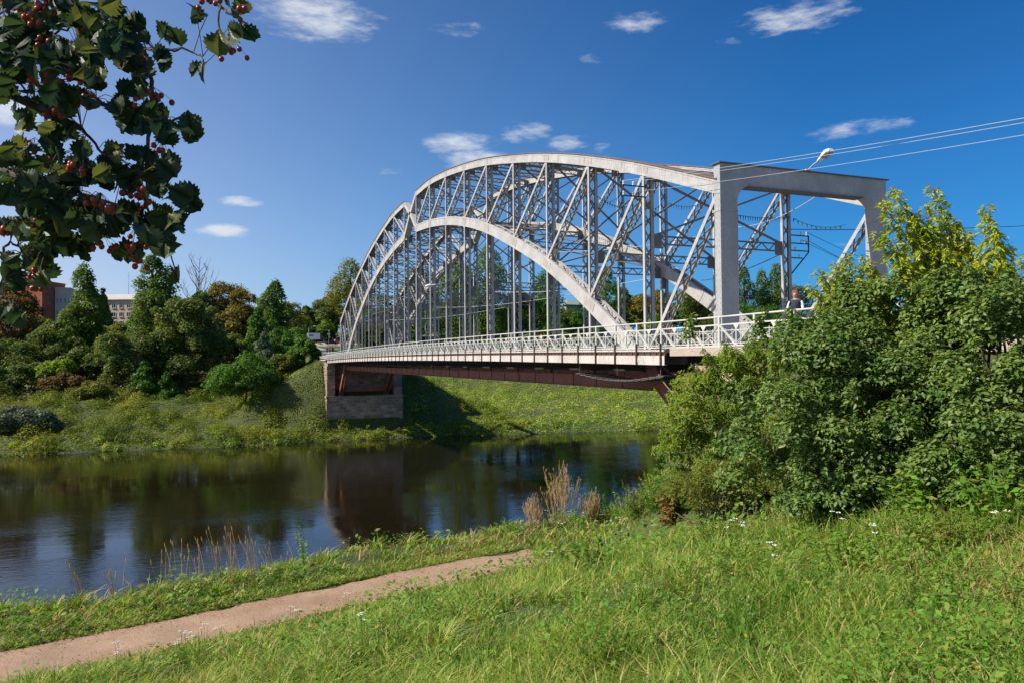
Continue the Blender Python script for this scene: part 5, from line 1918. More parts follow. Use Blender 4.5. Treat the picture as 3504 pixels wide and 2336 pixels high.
# upper crown outside the picture: shades the hanging branches
C, d = crown_points([(-.3 + 1.2 * rng.rand() - .2, .3 + 1.3 * rng.normal() * .5, 3.5 + 1.3 * rng.rand(), .75, .75, .55) for i in range(15)], 7600, rng, .6)
Cw = C + np.array(H0) - EYE
fwd = Cw @ np.array(_f)
ok = ~((fwd > .2) & (np.abs(Cw @ np.array(_r)) < fwd * .74) & (np.abs(Cw @ np.array(_u)) < fwd * .50))
C = C[ok]
V, F = leaf_quads(C, rand_unit(rng, len(C)), np.full(len(C), .05), rng, .75)
np_mesh('crown', V, F, 'leaf_hawthorn', haw)
BER = [(250, 235), (160, 360), (335, 370), (410, 500), (655, 520), (630, 228), (750, 480), (170, 725), (370, 805), (685, 930), (690, 985), (150, 1110), (40, 1120), (500, 1190), (170, 1345), (150, 1385), (135, 85), (30, 20), (1030, 10), (1175, 80), (1125, 242), (660, 1170), (260, 550), (215, 20), (490, 1000), (790, 735), (660, 1270), (430, 105)]
for i, (zx, zy) in enumerate(BER):
    mb, sk = MB(), MB()
    Z = 1.98 + .06 * rng.normal()
    c = Vector(near_pt(zx, zy, Z)) - H0
    top = c + Vector((0, 0, .03))
    for j in range(rng.randint(5, 11)):
        q = c + Vector((rng.normal() * .016, rng.normal() * .016, rng.normal() * .010 - .004))
        mb.ball(tuple(q), .0068 + .0014 * rng.rand(), 9, 6, (1, 1, 1.1))
        sk.tube([q + Vector((0, 0, .006)), q.lerp(top, .6) + Vector((0, 0, .005)), top], [.0007] * 3, 3, False)
    bo = mb.build('berry_cluster', 'berry', haw, smooth=True)
    sk.build('berry_stalk', 'bark', bo)

# ------------------------------------------------------------------ buildings on the far hill
flat('wall_pale', (.68, .47, .32), .9, var=.25, scale=.5)
flat('wall_grey', (.50, .41, .33), .9, var=.2, scale=.5)
flat('wall_green', (.27, .36, .27), .9, var=.15, scale=.5)
flat('roof_pale', (.50, .46, .40), .8, var=.25, scale=.8)
flat('roof_brown', (.27, .22, .20), .85, var=.2, scale=.8)
flat('roof_green', (.22, .28, .24), .7, var=.15)
flat('window_glass', (.035, .045, .055), .12, var=.05)
flat('window_frame', (.62, .61, .58), .6, var=.08)


def house(name, label, x0, x1, y0, y1, z0, zt_, wall, roof, rise, cols, rows, ww, wh, zrow, rot=0., cat='building', over=.5, group=None):
    cx, cy = (x0 + x1) / 2, (y0 + y1) / 2
    t = thing(name, label, cat, (cx, cy, z0), rot, group)
    hx, hy, H = (x1 - x0) / 2, (y1 - y0) / 2, zt_ - z0
    mb = MB()
    mb.box(-hx, hx, -hy, hy, -2, H)
    mb.build('wall', wall, t)
    if rise > 0:
        mb = MB()
        a, b = hx + over, hy + over
        mb.v += [(-a, -b, H + .003), (a, -b, H + .003), (a, b, H + .003), (-a, b, H + .003), (-a + min(b, a * .4), 0, H + rise), (a - min(b, a * .4), 0, H + rise),
                 (-a, -b, H + .25), (a, -b, H + .25), (a, b, H + .25), (-a, b, H + .25)]
        mb.f += [(0, 3, 2, 1), (0, 1, 7, 6), (1, 2, 8, 7), (2, 3, 9, 8), (3, 0, 6, 9), (6, 7, 5, 4), (7, 8, 5), (8, 9, 4, 5), (9, 6, 4)]
        mb.build('roof', roof, t)
    else:
        mb = MB()
        for (a, b, c, d) in ((-hx - .1, hx + .1, -hy - .1, -hy + .2), (-hx - .1, hx + .1, hy - .2, hy + .1), (-hx - .1, -hx + .2, -hy + .2, hy - .2), (hx - .2, hx + .1, -hy + .2, hy - .2)):
            mb.box(a, b, c, d, H + .003, H + .5)
        mb.build('parapet', wall, t)
    w0 = None
    for r in range(rows):
        for c in range(cols):
            x = -hx + (2 * hx) * (c + .5) / cols
            z = H - zrow[0] - r * zrow[1]
            if w0 is None:
                fr = MB()
                for (a, b, e, f) in ((-ww / 2, -ww / 2 + .1, 0, wh), (ww / 2 - .1, ww / 2, 0, wh), (-ww / 2 + .1, ww / 2 - .1, 0, .1), (-ww / 2 + .1, ww / 2 - .1, wh - .1, wh), (-.05, .05, .1, wh - .1)):
                    fr.box(a, b, -.10, .0, e, f)
                fr.box(-ww / 2 - .1, ww / 2 + .1, -.22, -.0, -.09, -.003)
                w0 = fr.build('window', 'window_frame', t, loc=(x, -hy - .003, z))
                pn = MB()
                pn.box(-ww / 2 + .08, ww / 2 - .08, -.04, -.01, .08, wh - .08)
                pn.build('pane', 'window_glass', w0)
            else:
                copy_thing(w0, (x, -hy - .003, z), parent=t)
    return t


x, y, z = foot(440, 238)
zr, ze_, zb_ = ztop(420, 1028, 238), ztop(420, 1027, 238), float(ground_z(x, 238))
house('apartment_house', 'long pale three storey building with light roof seen between the trees', x - 13, x + 13, 238, 250, zb_ - 1, ze_, 'wall_pale', 'roof_pale', 2.4, 11, 4, 1.25, 1.5, (2.6, 2.75), R(-22))
mb = MB()
q = at(441, 930, 1, 246)
mb.tube([(q[0], 246, ze_ + 1.5), (q[0], 246, q[2])], [.07, .03], 5)
mb.bar((q[0] - .5, 246, q[2] - 1.2), (q[0] + .5, 246, q[2] - 1.2), .05, .05)
tag(mb.build('antenna_mast', 'cable_dark'), 'thin antenna mast above the roof of the pale building', 'antenna')
xa, xb = at(118, 1000, 1, 222)[0], at(176, 1000, 1, 222)[0]
house('brick_house', 'red brick stair tower rising behind the trees at the far left', xa, xb, 222, 232, float(ground_z(xa, 222)) - 1, ztop(150, 966, 222), 'red_brick', 'roof_brown', 0, 1, 1, .7, .9, (12.5, 3), R(-24))
xa2, xb2 = xb + .1, at(243, 1000, 1, 226)[0]
house('grey_house', 'grey flat roofed block joined to the red brick tower', xa2, xb2, 226, 240, float(ground_z(xb, 226)) - 1, ztop(215, 990, 226), 'wall_grey', 'roof_brown', 0, 4, 2, .7, 1.7, (4.2, 3.6))
xa, xb = at(20, 1000, 1, 228)[0], at(117, 1000, 1, 228)[0]
house('grey_house', 'grey wing with white windows left of the red brick tower', xa, xb, 228, 240, float(ground_z(xb, 228)) - 1, ztop(60, 985, 228), 'wall_grey', 'roof_brown', 0, 5, 3, 1.1, 1.4, (2.6, 3.1), R(-22))
xa, xb = at(1938, 1060, 1, 232)[0], at(2080, 1060, 1, 232)[0]
gh = house('green_house', 'pale green house with white downpipe partly hidden behind the near arch', xa, xb, 232, 244, float(ground_z(xb, 232)) - 2, ztop(2000, 1046, 232), 'wall_green', 'roof_green', 2.6, 4, 2, .9, 1.3, (2.6, 3.2))
mb = MB()
dxp = at(1968, 1060, 1, 232)[0] - (xa + xb) / 2
Hh = ztop(2000, 1046, 232) - gh.location.z
mb.tube([(dxp + .5, -6.4, Hh - .1), (dxp + .4, -6.15, Hh - .7), (dxp, -6.12, Hh - 1.4), (dxp, -6.12, -1)], .09, 6)
mb.build('downpipe', 'window_frame', gh)
xa, xb = at(1035, 1130, 1, 275)[0], at(1108, 1130, 1, 275)[0]
house('cottage', 'low house with brownish hipped roof beyond the far street lamps', xa, xb, 275, 283, float(ground_z(xa, 275)) - 1, ztop(1070, 1139, 275), 'wall_pale', 'roof_brown', 2.3, 4, 1, .9, 1.2, (1.9, 3))
xa, xb = at(395, 1130, 1, 205)[0], at(455, 1130, 1, 205)[0]
house('shed', 'low shed with pale flat roof in front of the pale building', xa, xb, 205, 210, float(ground_z(xb, 205)) - 1, ztop(425, 1122, 205), 'wall_pale', 'roof_pale', .5, 2, 1, .8, .8, (1.6, 3), over=.2)


# ------------------------------------------------------------------ vehicles, sign and lamps at the far end
flat('car_black', (.015, .016, .018), .25, var=.1, spec=.6)
flat('car_white', (.62, .64, .66), .35, var=.06)
flat('car_blue', (.05, .10, .25), .3, var=.1)
flat('car_orange', (.45, .16, .05), .4, var=.1)
flat('tyre', (.02, .02, .02), .85, var=.2)
flat('rim', (.35, .35, .36), .4, var=.1)
flat('headlight_glass', (.6, .62, .62), .15, var=.05)
flat('tail_red', (.35, .02, .02), .3, var=.05)


def extrude_profile(mb, prof, hw, taper=None):
    """closed side profile [(x, z)] given depth; taper narrows the upper points"""
    b = len(mb.v)
    n = len(prof)
    for sg in (-1, 1):
        for (px, pz) in prof:
            k = 1 - (taper(pz) if taper else 0)
            mb.v.append((px, sg * hw * k, pz))
    mb.f.append(tuple(range(b, b + n)))
    mb.f.append(tuple(range(b + 2 * n - 1, b + n - 1, -1)))
    for i in range(n):
        mb.f.append((b + i, b + n + i, b + n + (i + 1) % n, b + (i + 1) % n))


def wheel(t, x, y, r):
    sg = 1 if y > 0 else -1
    a = MB()
    a.tube([(x, y - sg * .1, r), (x, y + sg * .1, r)], r, 16)
    o = a.build('wheel', 'tyre', t)
    b = MB()
    b.tube([(x, y + sg * .101, r), (x, y + sg * .112, r)], r * .62, 12)
    b.build('rim', 'rim', o)


def car(name, label, loc, rz, paint_, L=4.4, Hh=1.42, estate=False):
    t = thing(name, label, 'car', loc, rz, 'cars at the far road junction')
    h = L / 2
    tp = lambda z: max(0, (z - .85)) * .30
    body = MB()
    extrude_profile(body, [(-h, .35), (-h + .08, .72), (-h + .25, .84), (-h * .62, .90), (h * .36, .92), (h - .25, .78), (h, .62), (h - .02, .32), (h * .5, .24), (-h * .6, .24)], .84)
    body.build('body', paint_, t)
    cab = MB()
    rear = -h * (.86 if estate else .66)
    extrude_profile(cab, [(rear, .88), (rear + .42, Hh - .05), (rear + .9, Hh), (h * .12, Hh - .02), (h * .46, .905)], .80, tp)
    c = cab.build('cabin', paint_, t)
    gl = MB()
    for sg in (-1, 1):
        b = len(gl.v)
        for (px, pz) in ((rear + .24, .95), (rear + .55, Hh - .12), (h * .08, Hh - .12), (h * .33, .95)):
            gl.v.append((px, sg * (.80 * (1 - tp(pz)) + .006), pz))
        gl.f.append((b, b + 1, b + 2, b + 3))
    b = len(gl.v)
    for (px, pz, yy) in ((h * .425, .96, .70), (h * .425, .96, -.70), (h * .165, Hh - .07, -.56), (h * .165, Hh - .07, .56)):
        gl.v.append((px + .02, yy, pz))
    gl.f.append((b, b + 1, b + 2, b + 3))
    gl.build('window', 'window_glass', t)
    for wx in (-h * .6, h * .6):
        for wy in (-.80, .80):
            wheel(t, wx, wy, .31)
    for sg in (-1, 1):
        m1 = MB()
        m1.box(h - .12, h - .02, sg * .62 - .16, sg * .62 + .16, .62, .74)
        m1.build('headlight', 'headlight_glass', t)
        m2 = MB()
        m2.box(-h + .0, -h + .08, sg * .66 - .12, sg * .66 + .12, .62, .80)
        m2.build('tail_light', 'tail_red', t)
    return t


def road_spot(px, Y):
    q = at(px, 1180, 1, Y)
    return (q[0], Y, float(ground_z(q[0], Y)) + .06)


car('parked_car', 'black saloon car crossing the junction above the far railing', road_spot(1136, 233), R(4), 'car_black', 4.5)
car('parked_car', 'blue car with pale roof at the back of the junction', road_spot(1143, 247), R(178), 'car_blue', 4.2)
car('parked_car', 'orange and grey car close to the far truss post', road_spot(1160, 240), R(10), 'car_orange', 4.1, estate=True)
t = thing('delivery_truck', 'white box truck parked at the far junction beside the road sign', 'truck', road_spot(1085, 246), R(-3))
mb = MB()
mb.box(-3.4, 1.0, -1.05, 1.05, .75, 3.0)
mb.build('cargo_box', 'car_white', t)
mb = MB()
extrude_profile(mb, [(1.08, .5), (1.08, 2.0), (1.3, 2.15), (2.2, 2.1), (2.5, 1.4), (3.2, 1.25), (3.3, .5)], .95)
cb = mb.build('cab', 'car_black', t)
mb = MB()
for sg in (-1, 1):
    b = len(mb.v)
    mb.v += [(1.35, sg * .957, 1.35), (1.35, sg * .957, 1.95), (2.1, sg * .957, 1.95), (2.35, sg * .957, 1.4)]
    mb.f.append((b, b + 1, b + 2, b + 3))
mb.build('window', 'window_glass', cb)
mb = MB()
mb.box(-2.7, -1.3, -1.062, -1.05, 1.9, 2.4)
mb.build('blue_panel', 'car_blue', t)
mb = MB()
mb.box(-3.3, 3.0, -.5, .5, .5, .74)
mb.build('chassis', 'tyre', t)
for wx in (-2.4, 2.2):
    for wy in (-.9, .9):
        wheel(t, wx, wy, .42)


def street_lamp(px, py, Y, label, sg):
    q = at(px, py, 1, Y)
    z0 = float(ground_z(q[0], Y))
    t = thing('street_lamp', label, 'street lamp', (q[0] + sg * 1.6, Y, z0), 0, 'street lamps on the far road')
    H = q[2] - z0
    mb = MB()
    mb.tube([(0, 0, -.3), (0, 0, H * .6), (0, 0, H + .7)], [.11, .09, .06], 8)
    mb.tube([(0, 0, H - .5), (-sg * .6, 0, H - .1), (-sg * 1.2, 0, H)], .04, 6)
    mb.build('pole', 'concrete', t)
    mb = MB()
    mb.ball((0, 0, 0), .5, 10, 6, (1.2, .45, .24))
    mb.build('lamp_head', 'lamp_white', t, smooth=True, loc=(-sg * 1.7, 0, H + .05))


street_lamp(1022, 1114, 224, 'left one of two far street lamps beside the bridge end', -1)
street_lamp(1074, 1117, 218, 'right one of two far street lamps, nearer the truck', -1)
q = at(1125, 1134, 1, 205)
z0 = float(ground_z(q[0], 205))
t = thing('road_sign', 'triangular give way sign with a plate on a post before the junction', 'road sign', (q[0], 205, z0))
H = q[2] - z0
mb = MB()
mb.tube([(0, .05, -.3), (0, .05, H + .4)], .04, 6)
mb.build('post', 'rim', t)
mb = MB()
b = 0
for yy in (-.02, .0):
    mb.v += [(-.5, yy, H + .45), (.5, yy, H + .45), (0, yy, H - .4)]
mb.f += [(0, 1, 2), (5, 4, 3), (0, 3, 4, 1), (1, 4, 5, 2), (2, 5, 3, 0)]
mb.build('sign_face', 'lamp_white', t)
mb = MB()
for a, c in (((-.5, H + .45), (.5, H + .45)), ((.5, H + .45), (0, H - .4)), ((0, H - .4), (-.5, H + .45))):
    mb.bar((a[0], -.03, a[1]), (c[0], -.03, c[1]), .012, .12, (0, 0, 1))
mb.build('red_border', 'tail_red', t)
mb = MB()
mb.box(-.4, .4, -.02, 0, H - 1.05, H - .5)
mb.build('plate', 'lamp_white', t)


# ------------------------------------------------------------------ people
flat('skin', (.50, .30, .22), .55, var=.06)
flat('hair_auburn', (.26, .085, .035), .6, var=.3, scale=40.)
flat('hair_dark', (.04, .028, .02), .6, var=.2)
flat('cloth_navy', (.025, .035, .06), .85, var=.15)
flat('cloth_white', (.62, .63, .65), .85, var=.1)
flat('cloth_dark', (.03, .03, .035), .9, var=.2)
flat('cloth_denim', (.08, .11, .18), .9, var=.2)
flat('cloth_blue', (.28, .40, .60), .85, var=.15)
flat('cloth_pink', (.55, .30, .28), .85, var=.15)
m, g, p = newmat('cloth_stripes')
oc = g('ShaderNodeTexCoord', out='Object')
zz = g('ShaderNodeSeparateXYZ', {0: oc}, out='Z')
st_ = g.math('GREATER_THAN', g.math('FRACT', g.math('MULTIPLY', zz, 8.)), .42)
link(m, g.mix(st_, (.62, .58, .56), (.50, .03, .035)), p.inputs['Base Color'])
p.inputs['Roughness'].default_value = .85


def person(label, loc, rz, top, trousers, hair, sleeve=None, H=1.7, pose='stand', group=None, hands=True, lean=0.):
    t = thing('person', label, 'person', loc, rz, group)
    k = H / 1.72
    stride = .20 if pose == 'walk' else .03
    v, e, r = [], [], []

    def add(pt, rad, par=None):
        v.append(tuple(c * k for c in pt))
        r.append(rad * k)
        if par is not None:
            e.append((par, len(v) - 1))
        return len(v) - 1
    ly = lambda z: lean * max(0, z - .95)                       # forward is +y
    pel = add((0, 0, .95), .135)
    bel = add((0, ly(1.1), 1.10), .125, pel)
    che = add((0, ly(1.3), 1.30), .145, bel)
    sho = add((0, ly(1.43), 1.43), .10, che)
    nec = add((0, ly(1.5) + .01, 1.50), .055, sho)
    hd0 = add((0, ly(1.56) + .02, 1.57), .075, nec)
    hd1 = add((0, ly(1.64) + .03, 1.64), .092, hd0)
    add((0, ly(1.7) + .02, 1.695), .062, hd1)
    add((0, ly(1.6) + .115, 1.605), .016, hd1)                  # nose
    for sg in (-1, 1):
        hip = add((sg * .095, 0, .88), .098, pel)
        kn = add((sg * .10, sg * stride * .6 + .02, .49), .062, hip)
        an = add((sg * .10, sg * stride, .09), .042, kn)
        add((sg * .105, sg * stride + .13, .035), .035, an)
        s = add((sg * .185, ly(1.41), 1.41), .062, sho)
        if pose == 'lean':
            el = add((sg * .25, ly(1.15) + .12, 1.16), .044, s)
            wr = add((sg * .17, ly(1.1) + .38, 1.07), .030, el)
            fd = Vector((-sg * .3, .8, -.35))
        else:
            sw = -sg * stride * .9
            el = add((sg * .245, ly(1.15) + sw * .4 - .02, 1.14), .044, s)
            wr = add((sg * .255, ly(1.0) + sw + .06, .89), .030, el)
            fd = Vector((0, .15, -.98))
        if hands:
            P0 = Vector(v[wr]) / k
            fd.normalize()
            side = Vector((0, 1, .1)) if pose != 'lean' else Vector((sg * .9, .2, .2))
            side = (side - fd * side.dot(fd)).normalized()
            pm = add(tuple(P0 + fd * .055), .030, wr)
            for j, fl_ in enumerate((.062, .072, .068, .052)):
                o = (j - 1.5) * .019
                f1 = add(tuple(P0 + fd * .10 + side * o), .0095, pm)
                f2 = add(tuple(P0 + fd * (.10 + fl_ * .55) + side * o * 1.1 + Vector((-sg * .006, 0, -.004))), .0085, f1)
                add(tuple(P0 + fd * (.10 + fl_) + side * o * 1.1 + Vector((-sg * .02, 0, -.01))), .007, f2)
            th = add(tuple(P0 + fd * .05 + side * .042), .011, pm)
            add(tuple(P0 + fd * .095 + side * .055), .009, th)
    me = bpy.data.meshes.new('tmp')
    me.from_pydata(v, e, [])
    o = bpy.data.objects.new('body', me)
    COL.objects.link(o)
    sk = o.modifiers.new('skin', 'SKIN')
    for i, sv in enumerate(me.skin_vertices[0].data):
        sv.radius = (r[i], r[i])
        sv.use_root = (i == 0)
    sk.use_smooth_shade = True
    ss = o.modifiers.new('sub', 'SUBSURF')
    ss.levels = ss.render_levels = 1
    bpy.context.view_layer.update()
    me2 = bpy.data.meshes.new_from_object(o.evaluated_get(bpy.context.evaluated_depsgraph_get()))
    bpy.data.objects.remove(o)
    me2.materials.clear()
    for mm in ('skin', top, trousers, sleeve or top, 'cloth_dark'):
        me2.materials.append(MAT[mm])
    for pl in me2.polygons:
        c = pl.center / k
        i = 1
        if c.z > 1.47:
            i = 0
        elif c.z < .09:
            i = 4
        elif c.z < .93 and abs(c.x) < .2:
            i = 2
        elif abs(c.x) > .19:
            i = 3
            if pose == 'lean' and c.y > ly(1.1) + .30 or pose != 'lean' and c.z < .93:
                i = 0
        elif pose == 'lean' and c.y > ly(1.1) + .27:
            i = 0 if c.y > ly(1.1) + .34 else 3
        pl.material_index = i
        pl.use_smooth = True
    b = bpy.data.objects.new('body', me2)
    COL.objects.link(b)
    b.parent = t
    hb = MB()
    hb.ball((0, (ly(1.65) - .005) * k, 1.655 * k), .112 * k, 14, 10, (.95, 1.0, 1.0))
    hb.v = [q if not (q[1] > (ly(1.65) + .055) * k and q[2] < 1.69 * k) else (q[0] * .9, (ly(1.65) + .05) * k, q[2]) for q in hb.v]
    hb.ball((0, (ly(1.58) - .045) * k, 1.575 * k), .085 * k, 12, 8, (1.05, .85, 1.1))
    hb.build('hair', hair, t, smooth=True)
    fa = MB()
    for sg in (-1, 1):
        fa.ball((sg * .034 * k, (ly(1.62) + .112) * k, 1.632 * k), .011 * k, 6, 5)
    fa.build('eyes', 'cloth_dark', t)
    mo = MB()
    mo.ball((0, (ly(1.56) + .098) * k, 1.565 * k), .02 * k, 8, 5, (1.1, .4, .35))
    mo.build('mouth', 'cloth_pink', t)
    return t


zf_ = WZ + .60
q = at(2726, 1050, 0, -1.42)
person('auburn haired person in navy vest and white sleeves leaning on the railing', (q[0], q[1], zf_), R(120), 'cloth_navy', 'cloth_denim', 'hair_auburn', 'cloth_white', 1.62, 'lean', lean=.16)
q = at(2300, 1150, 0, 9.3)
person('person in a red and white striped top on the far footway', (q[0], q[1], zf_ + cam_z(q[1])), R(-170), 'cloth_stripes', 'cloth_denim', 'hair_dark', None, 1.68, 'walk')
q = at(2074, 1160, 0, 9.3)
person('person in a pale blue shirt walking behind the foot of the near arch', (q[0], q[1], zf_ + cam_z(q[1])), R(10), 'cloth_blue', 'cloth_white', 'hair_dark', 'cloth_white', 1.66, 'walk')
q = at(1852, 1150, 0, 9.4)
person('person in a dusky pink top farther along the far footway', (q[0], q[1], zf_ + cam_z(q[1])), R(170), 'cloth_pink', 'cloth_dark', 'hair_auburn', None, 1.70, 'walk')
for i, (px, lab, c1, rz_) in enumerate(((1119, 'leftmost dark clothed person of the group on the far road', 'cloth_dark', 170), (1129, 'middle person of the group on the far road in a paler top', 'cloth_pink', 185), (1139, 'rightmost person of the group on the far road dressed in black', 'cloth_dark', 160))):
    q = at(px, 1190, 1, 152 + 2 * i)
    person(lab, (q[0], q[1], float(ground_z(q[0], q[1])) + .03), R(rz_), c1, 'cloth_dark', 'hair_dark', None, 1.72, 'walk', 'three people on the far road')


# ------------------------------------------------------------------ lamps, brackets, wires and garlands on the bridge
def bridge_lamp(label, foot_, head, L=.95):
    t = thing('bridge_lamp', label, 'lamp', tuple(foot_), 0, 'white lamps on the bridge')
    f = Vector((0, 0, 0))
    h = Vector(head) - Vector(foot_)
    d = h.normalized()
    mb = MB()
    mb.tube([f, f.lerp(h, .5) + Vector((0, 0, .03)), h], .03, 8)
    mb.bar(f - Vector((.12, 0, 0)), f + Vector((.12, 0, 0)), .08, .08)
    mb.build('arm', 'cable_light', t)
    s = d.cross(Vector((0, 0, 1))).normalized()
    u = s.cross(d)
    mb = MB()
    n = 7
    for i in range(n):
        a = i / (n - 1)
        w_ = [.07, .10, .11, .17, .19, .18, .10][i]
        hh_ = [.05, .07, .08, .12, .13, .11, .06][i]
        c = h + d * (a * L)
        for (cs, cu) in ((-1, -.5), (1, -.5), (1, .15), (.55, 1), (-.55, 1), (-1, .15)):
            mb.v.append(tuple(c + s * (cs * w_) + u * (cu * hh_)))
        if i:
            b = (i - 1) * 6
            for q in range(6):
                mb.f.append((b + q, b + (q + 1) % 6, b + 6 + (q + 1) % 6, b + 6 + q))
    mb.f.append(tuple(range(6))[::-1])
    mb.f.append(tuple((n - 1) * 6 + q for q in range(6)))
    hd = mb.build('lamp_head', 'lamp_white', t)
    mb = MB()
    c0, c1 = h + d * (.42 * L), h + d * (.92 * L)
    mb.bar(c0 - u * .075, c1 - u * .075, .24, .05, u)
    mb.build('lens', 'lamp_glass', hd)


fx = at(2764, 580, 1, -.25)
hx = at(2800, 552, 1, -.95)
bridge_lamp('large white lamp on an arm above the near portal beam', (fx[0], -.25, WZ + 7.72), tuple(hx), .85)
fq = at(1524, 978, 1, 38.0)
bridge_lamp('white lamp on a post of the near truss under the crown', (-.05, 7 * P, WZ + 6.9), (-.9, 7 * P + .1, WZ + 6.75), .9)
bridge_lamp('white lamp on a far truss post facing the roadway', (XF, 11 * P, WZ + 7.3), (XF - .8, 11 * P - .2, WZ + 7.4), .9)


def insul(mb, p, r=.05):
    for i, rr in enumerate((1, .65, 1.05, .6)):
        mb.tube([(p[0], p[1], p[2] + i * .045), (p[0], p[1], p[2] + i * .045 + .04)], r * rr, 8)


t = thing('insulator_bracket', 'dark rung bracket with white insulators on the first far truss post', 'bracket', (XF + .52, P, WZ + 3.0), 0, 'insulator brackets on the bridge posts')
mb = MB()
rungs = (3.55 - 3.0 + .85, 2.45 - .15 + .0, 1.2, .6)
zs_ = [float(at(2710 + 12, yy, 1, P)[2]) - (WZ + 3.0) for yy in (806, 833, 858, 883)]
w_ = [1.15, 1.15, 1.15, .75]
for z, ww in zip(zs_, w_):
    mb.bar((0, 0, z), (ww, 0, z), .05, .05)
mb.bar((w_[0], 0, zs_[0] + .02), (w_[2], 0, zs_[2] - .05), .05, .05)
mb.bar((w_[2], 0, zs_[2] - .05), (.0, 0, zs_[3] - .85), .05, .05)
mb.build('frame', 'dark_steel', t)
ins = MB()
for xx, z in ((.65, zs_[0]), (1.05, zs_[0]), (.65, zs_[1]), (.95, zs_[1]), (1.08, zs_[1]), (.3, zs_[2]), (.55, zs_[3])):
    insul(ins, (xx, 0, z + .03))
ins.build('insulators', 'porcelain', t)
t = thing('insulator_bracket', 'dark double crossarm with insulators on the first near truss post', 'bracket', (0, P, WZ), 0, 'insulator brackets on the bridge posts')
mb, ins = MB(), MB()
ca = []
for yy in (642, 677):
    z = float(at(2204, yy, 1, P)[2]) - WZ
    mb.bar((-1.1, -.1, z), (.1, -.1, z), .06, .05)
    for xx in (-1.05, -.55):
        insul(ins, (xx, -.1, z + .03))
        ca.append((xx, P - .1, WZ + z + .2))
mb.bar((-1.05, -.1, ca[2][2] - WZ - .2), (-1.05, -.1, ca[0][2] - WZ - .2), .04, .04)
mb.build('crossarm', 'dark_steel', t)
ins.build('insulators', 'porcelain', t)


def wire(name, label, pts, r, mat, sag=0., n=24, cat='wire', group='wires strung along the bridge'):
    fine = []
    for a, b in zip(pts, pts[1:]):
        a, b = Vector(a), Vector(b)
        for i in range(n):
            s = i / n
            fine.append(a.lerp(b, s) - Vector((0, 0, sag * 4 * s * (1 - s))))
    fine.append(Vector(pts[-1]))
    base = fine[0].copy()
    mb = MB()
    mb.tube([q - base for q in fine], r, 5)
    return tag(mb.build(name, mat, loc=base), label, cat, group)


def beyond(px, py, Z, ext, start):
    """carry a wire from its start past a photo point at forward distance Z and on out of the picture"""
    q = EYE + np.array(cam_dir(px, py)) * Z
    return tuple(q + (q - np.array(start)) * ext)


wire('overhead_wire', 'upper of the pale wires running from the crossarm to the top right', [ca[0], beyond(3504, 370, 17, .6, ca[0])], .008, 'cable_light', .25)
wire('overhead_wire', 'pale wire just under the uppermost one, running to the top right', [ca[1], beyond(3504, 386, 17, .6, ca[1])], .0075, 'cable_light', .25)
wire('overhead_wire', 'lowest pale wire passing in front of the portal to the right edge', [ca[3], beyond(3504, 428, 17, .6, ca[3])], .007, 'cable_light', .25)
pz = at(2712, 786, 1, P)
pe = EYE + np.array(cam_dir(3600, 768)) * 55
wire('service_cable', 'dark cable running level from the far post to the right edge', [(XF + .5, P, pz[2]), tuple(pe)], .02, 'cable_dark', .15)
for i, (sx, sz, py) in enumerate(((1.05, zs_[0], 935), (.65, zs_[1], 970), (1.08, zs_[1], 985))):
    e = EYE + np.array(cam_dir(3120, py)) * 70
    wire('telephone_wire', ['highest of three thin wires leaving the rung bracket to the right', 'middle one of three thin wires leaving the rung bracket', 'lowest of three thin wires leaving the rung bracket'][i], [(XF + .52 + sx, P, WZ + 3.0 + sz + .2), tuple(e)], .012, 'cable_dark', .3)
a1, a2 = at(2830, 664, 1, .3), (XF + .1, P, at(2700, 760, 1, P)[2] + .3)
wire('twisted_cable', 'pale twisted cable sagging from the portal beam into the bridge', [tuple(at(2815, 657, 1, -.25)), tuple(at(2517, 778, 1, 9.)), (.5, 3 * P, WZ + 6.6)], .02, 'cable_light', .35)
wire('twisted_cable', 'dark cable slanting up to the first far truss post', [tuple(at(2400, 960, 1, 25.)), (XF, P, at(2670, 868, 1, P)[2])], .022, 'cable_dark', .25)
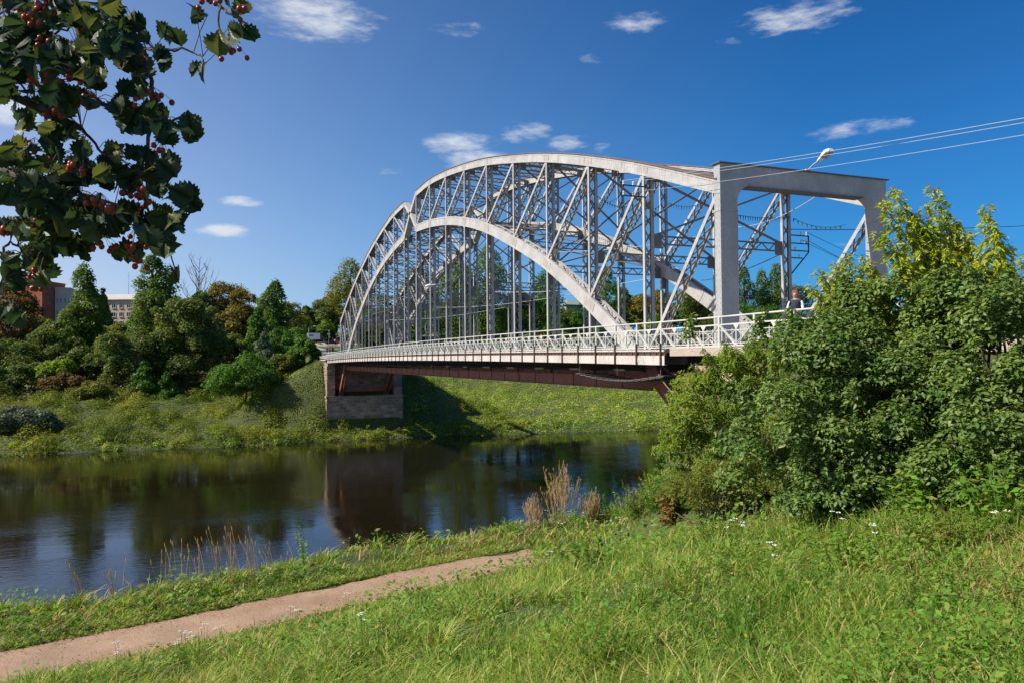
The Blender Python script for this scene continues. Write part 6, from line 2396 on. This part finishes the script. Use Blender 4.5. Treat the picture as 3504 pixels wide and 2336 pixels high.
for i, (k0, k1) in enumerate(((3, 5), (5, 8), (8, 12))):
    wire('span_wire', ['nearest span wire under the crown bracing', 'middle span wire under the crown bracing', 'farthest span wire under the far half'][i], [(XF, k0 * P, WZ + 5.4), (.5, k1 * P, WZ + 5.2), (XF, (k1 + 2) * P, WZ + 5.2)], .016, 'cable_light', .35)


def garland(label, pts, sag):
    base = Vector(pts[0])
    t = thing('garland', label, 'garland', tuple(base), 0, 'green pennant garlands across the bridge')
    mb, fl = MB(), MB()
    for a, b in zip(pts, pts[1:]):
        a, b = Vector(a) - base, Vector(b) - base
        n = max(6, int((b - a).length / .3))
        q = [a.lerp(b, i / n) - Vector((0, 0, sag * 4 * (i / n) * (1 - i / n))) for i in range(n + 1)]
        mb.tube(q, .012, 4)
        for i, c in enumerate(q[:-1]):
            s = (b - a).normalized()
            sw = .02 * math.sin(i * 2.7)
            bb = len(fl.v)
            for yy in (-.008, .008):
                fl.v += [(c.x - s.x * .055, c.y - s.y * .055 + yy, c.z), (c.x + s.x * .055, c.y + s.y * .055 + yy, c.z), (c.x + sw, c.y + yy, c.z - .2)]
            fl.f += [(bb, bb + 1, bb + 2), (bb + 5, bb + 4, bb + 3), (bb, bb + 3, bb + 4, bb + 1), (bb + 1, bb + 4, bb + 5, bb + 2), (bb + 2, bb + 5, bb + 3, bb)]
    mb.build('string', 'cable_dark', t)
    fl.build('pennants', 'flag_green', t)


gp = lambda px, py, Y: tuple(at(px, py, 1, Y))
garland('garland nearest the portal right leg hanging free against the sky', [gp(2716, 748, P), gp(2893, 770, 2.)], .25)
garland('garland between the near portal leg and the first far post', [gp(2516, 735, 1.5), gp(2705, 742, P)], .10)
garland('garland left of the near portal leg', [gp(2288, 695, 2 * P), gp(2420, 690, 1.2 * P)], .22)
garland('garland of two loops between the second and third near posts', [gp(2046, 672, 3 * P), gp(2204, 690, 2 * P), gp(2275, 680, 1.6 * P)], .45)
garland('garland of loops between the third and fourth near posts', [gp(1880, 668, 5 * P), gp(2010, 668, 3.6 * P), gp(2120, 672, 3 * P)], .45)
garland('garland farthest inside the bridge below the crown', [gp(1725, 660, 7 * P), gp(1850, 665, 5 * P), gp(1975, 668, 4 * P)], .5)
